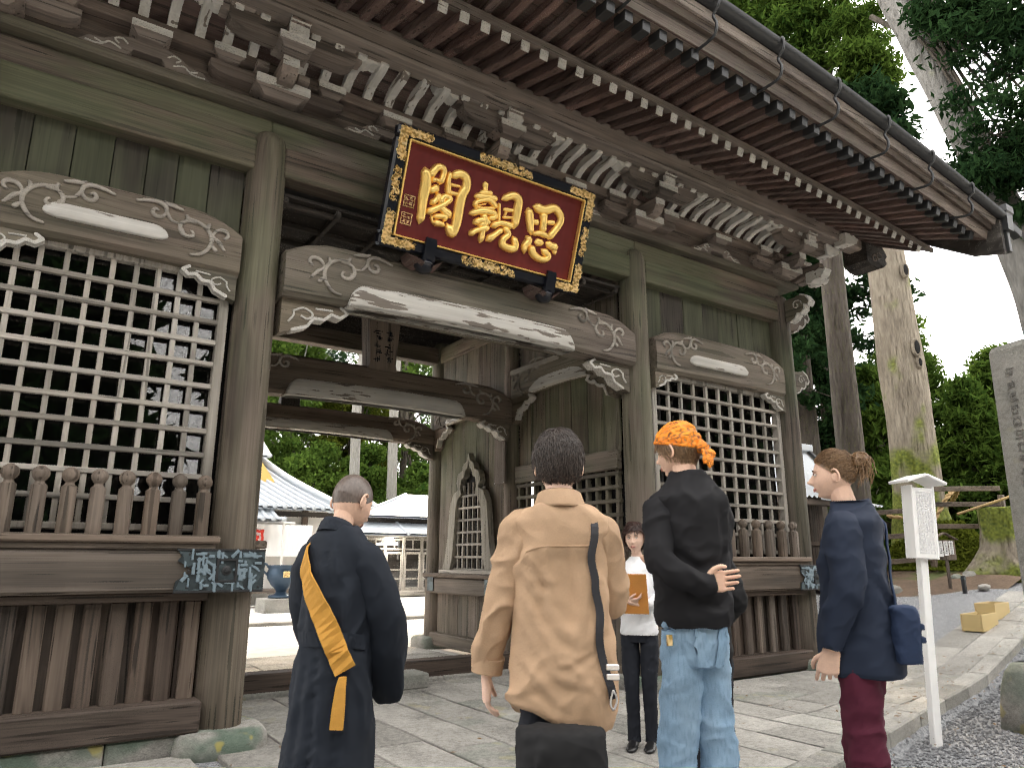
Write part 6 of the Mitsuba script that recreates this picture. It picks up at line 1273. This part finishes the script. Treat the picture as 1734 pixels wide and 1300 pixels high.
a = np.arange(48) / 48 * 2 * np.pi; rg = []
for z, q in ((-.2, 1.35), (.05, 1.15), (.25, .9), (.5, .72), (.85, .64), (1.25, .62), (1.27, .55)):
    w = q * (1 + .16 * np.sin(a * 5 + 1) * max(0, .9 - z) + .06 * np.sin(a * 11)); g = np.stack([x + .72 * w * np.cos(a), y + .72 * w * np.sin(a), a * 0 + zb2 + z], 1); rg.append(g + noise3(g, 4, 2)[:, None] * .06)
m = loft(rg); scene[key_of('wood_body', key)] = mikit.ply(m, 'bark', smooth=True, uv=np.stack([np.full(len(m[0]), .2), 0. + np.clip(.5 + noise3(m[0], 1.3, 8) * .9, 0, .9)], 1))
P = [(12.2, 0.9, zb2 + 1.38), (12.8, .4, zb2 + 1.75)]; key = thing('bamboo_pole', 'thin bamboo pole lying slantwise across the top of the stump', 'pole'); add('pole', tube([(12.05, 1.35, zb2 + 1.15), (12.75, .72, zb2 + 1.46), (13.3, .3, zb2 + 1.75)], .025, 8), 'straw', key, True)
key = thing('ground_marker', 'short blue grey marker stake standing in the soil by the gravel', 'stake'); x, y = 10.55, .72; add('stake', cbox(x - .03, x + .03, y - .03, y + .03, float(terr(x, y)) - .05, float(terr(x, y)) + .27, .006), 'copper_dark', key); add('band', cbox(x - .032, x + .032, y - .032, y + .032, float(terr(x, y)) + .2, float(terr(x, y)) + .24, .003), 'patina', key)
for i, (x, y, r1) in enumerate(((11.7, 1.35, .12), (11.95, 1.2, .16), (10.9, .55, .09), (9.6, 2.0, .2), (10.1, 1.75, .14))):
    key = thing('rock', ('pale rock at the foot of the bank below the fence', 'flat brown rock at the foot of the bank', 'small white rock beside the marker stake', 'long mossy rock at the edge of the gravel', 'rounded mossy rock behind the man with the bun')[i], 'rock')
    m = trimesh.creation.icosphere(2); v = np.array(m.vertices); v = v * (1 + .5 * noise3(v, 1.6, i)[:, None]) * [r1 * 1.5, r1, r1 * .7] + [x, y, float(terr(x, y)) + .02]; scene[key] = mikit.ply((v, np.array(m.faces)), 'stone', smooth=True, uv=np.tile([.3 + i * .1, .0 if i == 2 else .5], (len(v), 1)))
# --- shed behind the right corner
scene['roof_metal'] = two(princ((.50, .53, .56), .5, metallic=.2))
key = thing('shed', 'low brown board shed with a pale corrugated roof behind the right corner of the gate', 'shed')
def corr(x0, x1, ya, za, yb, zb_, pitch=.16, amp=.022, top=None):
    n = int((x1 - x0) / pitch * 6); xs = np.linspace(x0, x1, n); z = amp * np.cos(np.arange(n) / 6 * 2 * np.pi); V = []
    for y, zz in ((ya, za), ((ya + yb) / 2, (za + zb_) / 2 - .03), (yb, zb_)): V.append(np.stack([xs, xs * 0 + y, zz + z], 1))
    V = np.array(V); m = V.shape[1]; i = (np.arange(2)[:, None] * m + np.arange(m - 1)).ravel(); return V.reshape(-1, 3), np.stack([i, i + 1, i + 1 + m, i + m], 1)
add('roof_sheet', corr(6.2, 11.15, 2.95, 2.50, 4.0, 3.66), 'roof_metal', key, smooth=True); add('roof_sheet', corr(6.2, 11.15, 5.05, 2.50, 4.0, 3.66), 'roof_metal', key, smooth=True)
add('ridge_cap', cbox(6.1, 11.3, 3.88, 4.12, 3.64, 3.80, .02), 'roof_metal', key); add('verge', beam((11.2, 2.9, 2.52), (11.2, 4.0, 3.72), .10, .07), 'copper_dark', key)
for i, x in enumerate(np.arange(6.4, 10.7, .24)): wood('wall_board', cbox(x, x + .232, 3.42 + .006 * (i % 2), 3.45 + .006 * (i % 2), float(terr(x, 3.4)) - .1, 2.60, .003), key, 'z', 5, .0)
wood('wall_rail', cbox(6.4, 10.72, 3.385, 3.418, 1.55, 1.63, .004), key, 'x', 5); wood('side_wall', cbox(10.64, 10.68, 3.46, 4.6, .5, 2.8, .003), key, 'z', 5); wood('eave_beam', cbox(6.2, 10.9, 3.02, 3.12, 2.34, 2.46), key, 'x', 0)
add('low_roof_sheet', corr(10.95, 12.9, 3.3, 2.45, 4.4, 2.80), 'roof_metal', key, smooth=True); wood('low_post', cbox(12.1, 12.2, 3.5, 3.6, .8, 2.48), key, 'z', 0)
# ================================================================ courtyard buildings seen through the passage
scene['tile'] = two(princ((.42, .455, .49), .5)); scene['plaster'] = two(princ((.66, .65, .62), .8)); scene['ochre_paint'] = two(princ((.62, .42, .13), .7)); scene['emblem_red'] = two(princ((.62, .045, .03), .7))
def tiled(key, e0, e1, t0, t1, pitch=.27, sag=.12, name='roof_slope', thick=.08):
    """a roof plane between its eave e0-e1 and its top t0-t1 with rows of rounded tiles running down it"""
    e0, e1, t0, t1 = map(lambda q: np.array(q, float), (e0, e1, t0, t1)); n = max(2, int(np.linalg.norm(e1 - e0) / pitch)); ms = []
    rows = 5; P = np.array([[(1 - s) * ((1 - u) * e0 + u * e1) + s * ((1 - u) * t0 + u * t1) - [0, 0, sag * math.sin(math.pi * s)] for u in np.linspace(0, 1, n + 1)] for s in np.linspace(0, 1, rows)])
    V = P.reshape(-1, 3); i = (np.arange(rows - 1)[:, None] * (n + 1) + np.arange(n)).ravel(); q = np.stack([i, i + 1, i + n + 2, i + n + 1], 1); lo = V - [0, 0, thick]
    k = add(name, (np.vstack([V, lo]), np.vstack([q, q[:, ::-1] + len(V)])), 'tile', key, smooth=False)
    kk = add('tile_rows', join([tube(P[:, j] + [0, 0, .015], .055, 6) for j in range(n + 1)]), 'tile', k, True); tag(kk, kind='stuff')
    kk = add('eave_ends', join([move(lathe([(0, -.04), (.07, -.04), (.07, .02), (0, .02)], 8), P[0, j] + [0, -.02, .0], R=rot('x', math.pi / 2)) for j in range(n + 1)]), 'tile', k, True); tag(kk, kind='stuff'); return k
H1 = thing('temple_hall', 'temple hall with pale blue tiled roof, ochre gable and white curtain beyond the courtyard', 'temple hall')
tiled(H1, (-5, 14.7, 2.72), (4.35, 14.7, 2.66), (-5, 17.4, 4.55), (2.15, 17.0, 4.42)); tiled(H1, (4.35, 14.7, 2.66), (4.9, 20, 2.7), (2.15, 17.0, 4.42), (2.6, 19.5, 4.42))
tiled(H1, (-5, 14.2, 2.30), (2.55, 14.2, 2.30), (-5, 14.9, 2.62), (2.35, 14.9, 2.62), name='pent_roof')
tiled(H1, (-5, 16.1, 4.25), (2.55, 16.1, 4.25), (-5, 18.2, 6.2), (2.2, 18.2, 6.2), name='upper_roof')
add('gable_board', prism([(15.9, 3.55), (18.6, 3.9), (18.2, 6.1), (17.9, 6.1)], 2.06, 2.20, 'yz'), 'ochre_paint', H1); add('gable_panel', prism([(1.6, 3.45), (2.75, 3.40), (2.18, 4.15)], 15.88, 15.96), 'ochre_paint', H1)
add('hip_ridge', tube(smooth_path([(2.15, 16.95, 4.5), (3.1, 16.0, 3.62), (4.35, 14.75, 2.76)], 5), .10, 8), 'tile', H1, True)
add('wall', cbox(-5, 4.2, 15.4, 15.5, 0, 2.8), 'plaster', H1)
for x in (.6, 2.0, 3.5): wood('post', cbox(x - .08, x + .08, 15.28, 15.42, 0, 2.7), H1, 'z', 0)
wood('eave_beam', cbox(-5, 4.2, 14.95, 15.1, 2.42, 2.56), H1, 'x', 4); wood('veranda', cbox(-5, 4.2, 14.6, 15.4, .35, .45), H1, 'x', 0)
cu = thing('curtain', 'white curtain with a red square flower emblem hung along the temple hall', 'curtain')
xs = np.linspace(-3, 3.6, 90); z1 = 2.18; V = [np.stack([xs, 14.86 + .03 * np.sin(xs * 9) + .02 * np.sin(xs * 23), xs * 0 + z], 1) for z in (z1, 1.75, 1.32)]
V = np.array(V); i = (np.arange(2)[:, None] * 90 + np.arange(89)).ravel(); add('cloth', (V.reshape(-1, 3), np.stack([i, i + 1, i + 91, i + 90], 1)), 'white_lacquer', cu, True)
ex, ez, q = 1.98, 1.80, .19; o_ = LineString([(ex + q * (1 + .06 * math.cos(8 * t)) * max(-1, min(1, 1.5 * math.cos(t))), ez + q * (1 + .06 * math.cos(8 * t)) * max(-1, min(1, 1.5 * math.sin(t)))) for t in np.linspace(0, 6.283, 80)]).buffer(.035)
v, f = vf(trimesh.creation.extrude_polygon(o_, .006, engine='earcut')); em = add('emblem', (np.stack([v[:, 0], 14.80 - v[:, 2], v[:, 1]], 1), f), 'emblem_red', cu)
ms = [move(lathe([(0, 0), (.045, 0), (.045, .006), (0, .006)], 12), (ex + .075 * math.cos(a), 14.80, ez + .075 * math.sin(a)), R=rot('x', math.pi / 2)) for a in np.arange(5) / 5 * 6.283 + 1.57] + [move(lathe([(0, 0), (.025, 0), (.025, .006), (0, .006)], 10), (ex, 14.80, ez), R=rot('x', math.pi / 2))]
add('flower', join(ms), 'emblem_red', em)
x = 2.62; k = thing('curtain_pole', 'slim pale pole standing before the white curtain', 'pole'); add('pole', tube([(x, 14.4, 0), (x, 14.4, 2.25)], .035, 8), 'plaster', k, True); add('cross_arm', tube([(x - .9, 14.4, 2.3), (x + .3, 14.4, 2.2)], .03, 8), 'plaster', k, True)
u = thing('bronze_urn', 'dark blue bronze incense urn with a small gold plate on a stone foot', 'urn'); scene['bronze'] = two(princ((.035, .060, .095), .4, metallic=.5))
ux, uy = 2.28, 13.1; add('bowl', lathe([(.10, .42), (.14, .50), (.26, .62), (.36, .78), (.38, .92), (.34, 1.0), (.37, 1.06), (.40, 1.10), (.33, 1.10), (.30, 1.02)], 24, (ux, uy, 0)), 'bronze', u, True)
add('foot', lathe([(.30, .30), (.30, .36), (.16, .40), (.12, .46)], 20, (ux, uy, 0)), 'bronze', u, True); stone('stone_foot', cbox(ux - .5, ux + .5, uy - .4, uy + .4, -.05, .30, .02), u, .1)
for s in (-1, 1): add('handle', tube(smooth_path([(ux + s * .36, uy, .85), (ux + s * .48, uy, .98), (ux + s * .44, uy, 1.14), (ux + s * .36, uy, 1.05)], 5), .025, 8), 'bronze', u, True)
add('gold_plate', cbox(ux - .09, ux + .07, uy - .42, uy - .36, .80, .95, .01), 'brass', u)
H2 = thing('office_building', 'low wooden hall with two pale roofs and glazed sliding doors beyond the courtyard', 'building')
tiled(H2, (3.9, 17.6, 2.12), (12, 17.6, 2.12), (3.9, 18.6, 2.52), (12, 18.6, 2.52), 2.0, .02, 'lower_roof'); tiled(H2, (6.1, 18.2, 2.75), (12, 18.2, 2.75), (9.2, 20.5, 3.75), (12, 20.5, 3.75), 2.0, .05, 'upper_roof'); tiled(H2, (4.6, 19.5, 2.62), (8.2, 19.5, 2.9), (5.6, 21.5, 3.25), (8.2, 21.5, 3.45), 2.0, .03, 'rear_roof')
wood('clerestory', cbox(5.4, 12, 18.62, 18.7, 2.3, 2.85), H2, 'x', 4); wood('eave_beam', cbox(4.0, 12, 17.78, 17.9, 1.98, 2.08), H2, 'x', 1)
add('back_wall', cbox(4.4, 12, 18.9, 19., 0, 2.4), 'plaster', H2); wood('floor', cbox(4.2, 12, 18.0, 18.9, 0, .18), H2, 'x', 1)
xs = np.arange(4.5, 10.2, .72)
for i, x in enumerate(xs):
    wood('post', cbox(x - .05, x + .05, 18.2, 18.3, 0, 2.08), H2, 'z', 1)
    d = key_of('sliding_door', H2); a, b = x + .06, x + .66
    wood('frame', join([cbox(a, a + .05, 18.22, 18.27, .18, 1.50), cbox(b - .05, b, 18.22, 18.27, .18, 1.50), cbox(a + .05, b - .05, 18.22, 18.27, 1.42, 1.50), cbox(a + .05, b - .05, 18.22, 18.27, .18, .28), cbox(a + .05, b - .05, 18.22, 18.27, .55, .60), cbox(a + .05, b - .05, 18.22, 18.27, .86, .90)]), d, 'z', 1)
    add('pane', ([(a, 18.25, .2), (b, 18.25, .2), (b, 18.25, 1.5), (a, 18.25, 1.5)], [[0, 1, 2], [0, 2, 3]]), 'pane', d)
    t = key_of('transom_window', H2); wood('frame', join([cbox(a, b, 18.22, 18.27, 1.56, 1.62), cbox(a, b, 18.22, 18.27, 1.90, 1.96), cbox((a + b) / 2 - .02, (a + b) / 2 + .02, 18.22, 18.27, 1.62, 1.90)]), t, 'x', 1)
    add('pane', ([(a, 18.25, 1.6), (b, 18.25, 1.6), (b, 18.25, 1.95), (a, 18.25, 1.95)], [[0, 1, 2], [0, 2, 3]]), 'pane', t)
wood('inner_wall', box(4.5, 10.3, 18.6, 18.62, 0, 2.3), H2, 'x', 4)
for x, z0, z1 in ((6.72, 1.0, 1.36), (6.98, .72, 1.02), (6.70, .70, .94)):
    k = thing('poster', ('white poster pasted high on the sliding door', 'white notice beside the lower poster on the sliding door', 'white poster with small pictures low on the sliding door')[0 if z0 == 1. else 1 if x > 6.8 else 2], 'poster'); add('sheet', box(x - .12, x + .10, 18.19, 18.20, z0, z1), 'white_lacquer', k); add('print', join([box(x - .09 + .07 * i, x - .04 + .07 * i, 18.186, 18.189, z0 + .05 + .09 * j, z0 + .11 + .09 * j) for i in range(3) for j in range(2)]), 'ink', k)
lp = thing('ceiling_lamp', 'round lit ceiling lamp glowing under the eave of the low hall', 'lamp'); m = lathe([(0, 0), (.24, .0), (.26, .04), (.24, .09), (0, .10)], 20, (7.45, 17.98, 1.72)); add('fitting', lathe([(.0, .10), (.1, .10), (.1, .26), (0, .26)], 12, (7.45, 17.98, 1.72)), 'white_lacquer', lp)
scene[key_of('shade', lp)] = {**mikit.ply(m, 'white_lacquer', smooth=True), 'emitter': {'type': 'area', 'radiance': rgb(3, 2.8, 2.4)}}
# low kerb of the courtyard and pale stone paving between
for x in np.arange(-2, 9, 1.2): stone('courtyard_edging', cbox(x, x + 1.19, 9.3, 9.6, -.08, .03), PV, .0)
# trees behind the photographer: mirrored in the dark panes
for i, (x, y, h, R) in enumerate(((-9, -15, 13, 3.2), (-3, -18, 15, 3.4), (3.5, -17, 13, 3.2), (-14, -10, 14, 3.4), (9, -15, 14, 3.2), (-18, -3, 13, 3.2), (15, -11, 13, 3.2))):
    conifer(('first conifer of the row behind the photographer', 'second conifer of the row behind the photographer', 'third conifer of the row behind the photographer', 'conifer at the left end of the row behind the photographer', 'fifth conifer of the row behind the photographer', 'conifer standing alone left of the gate', 'conifer at the right end of the row behind the photographer')[i], x, y, h * .95, R * 1.2, .06, 80, 11000, 0, 700 + i, .28, .42, 1, group='conifers behind the photographer', base=0.)
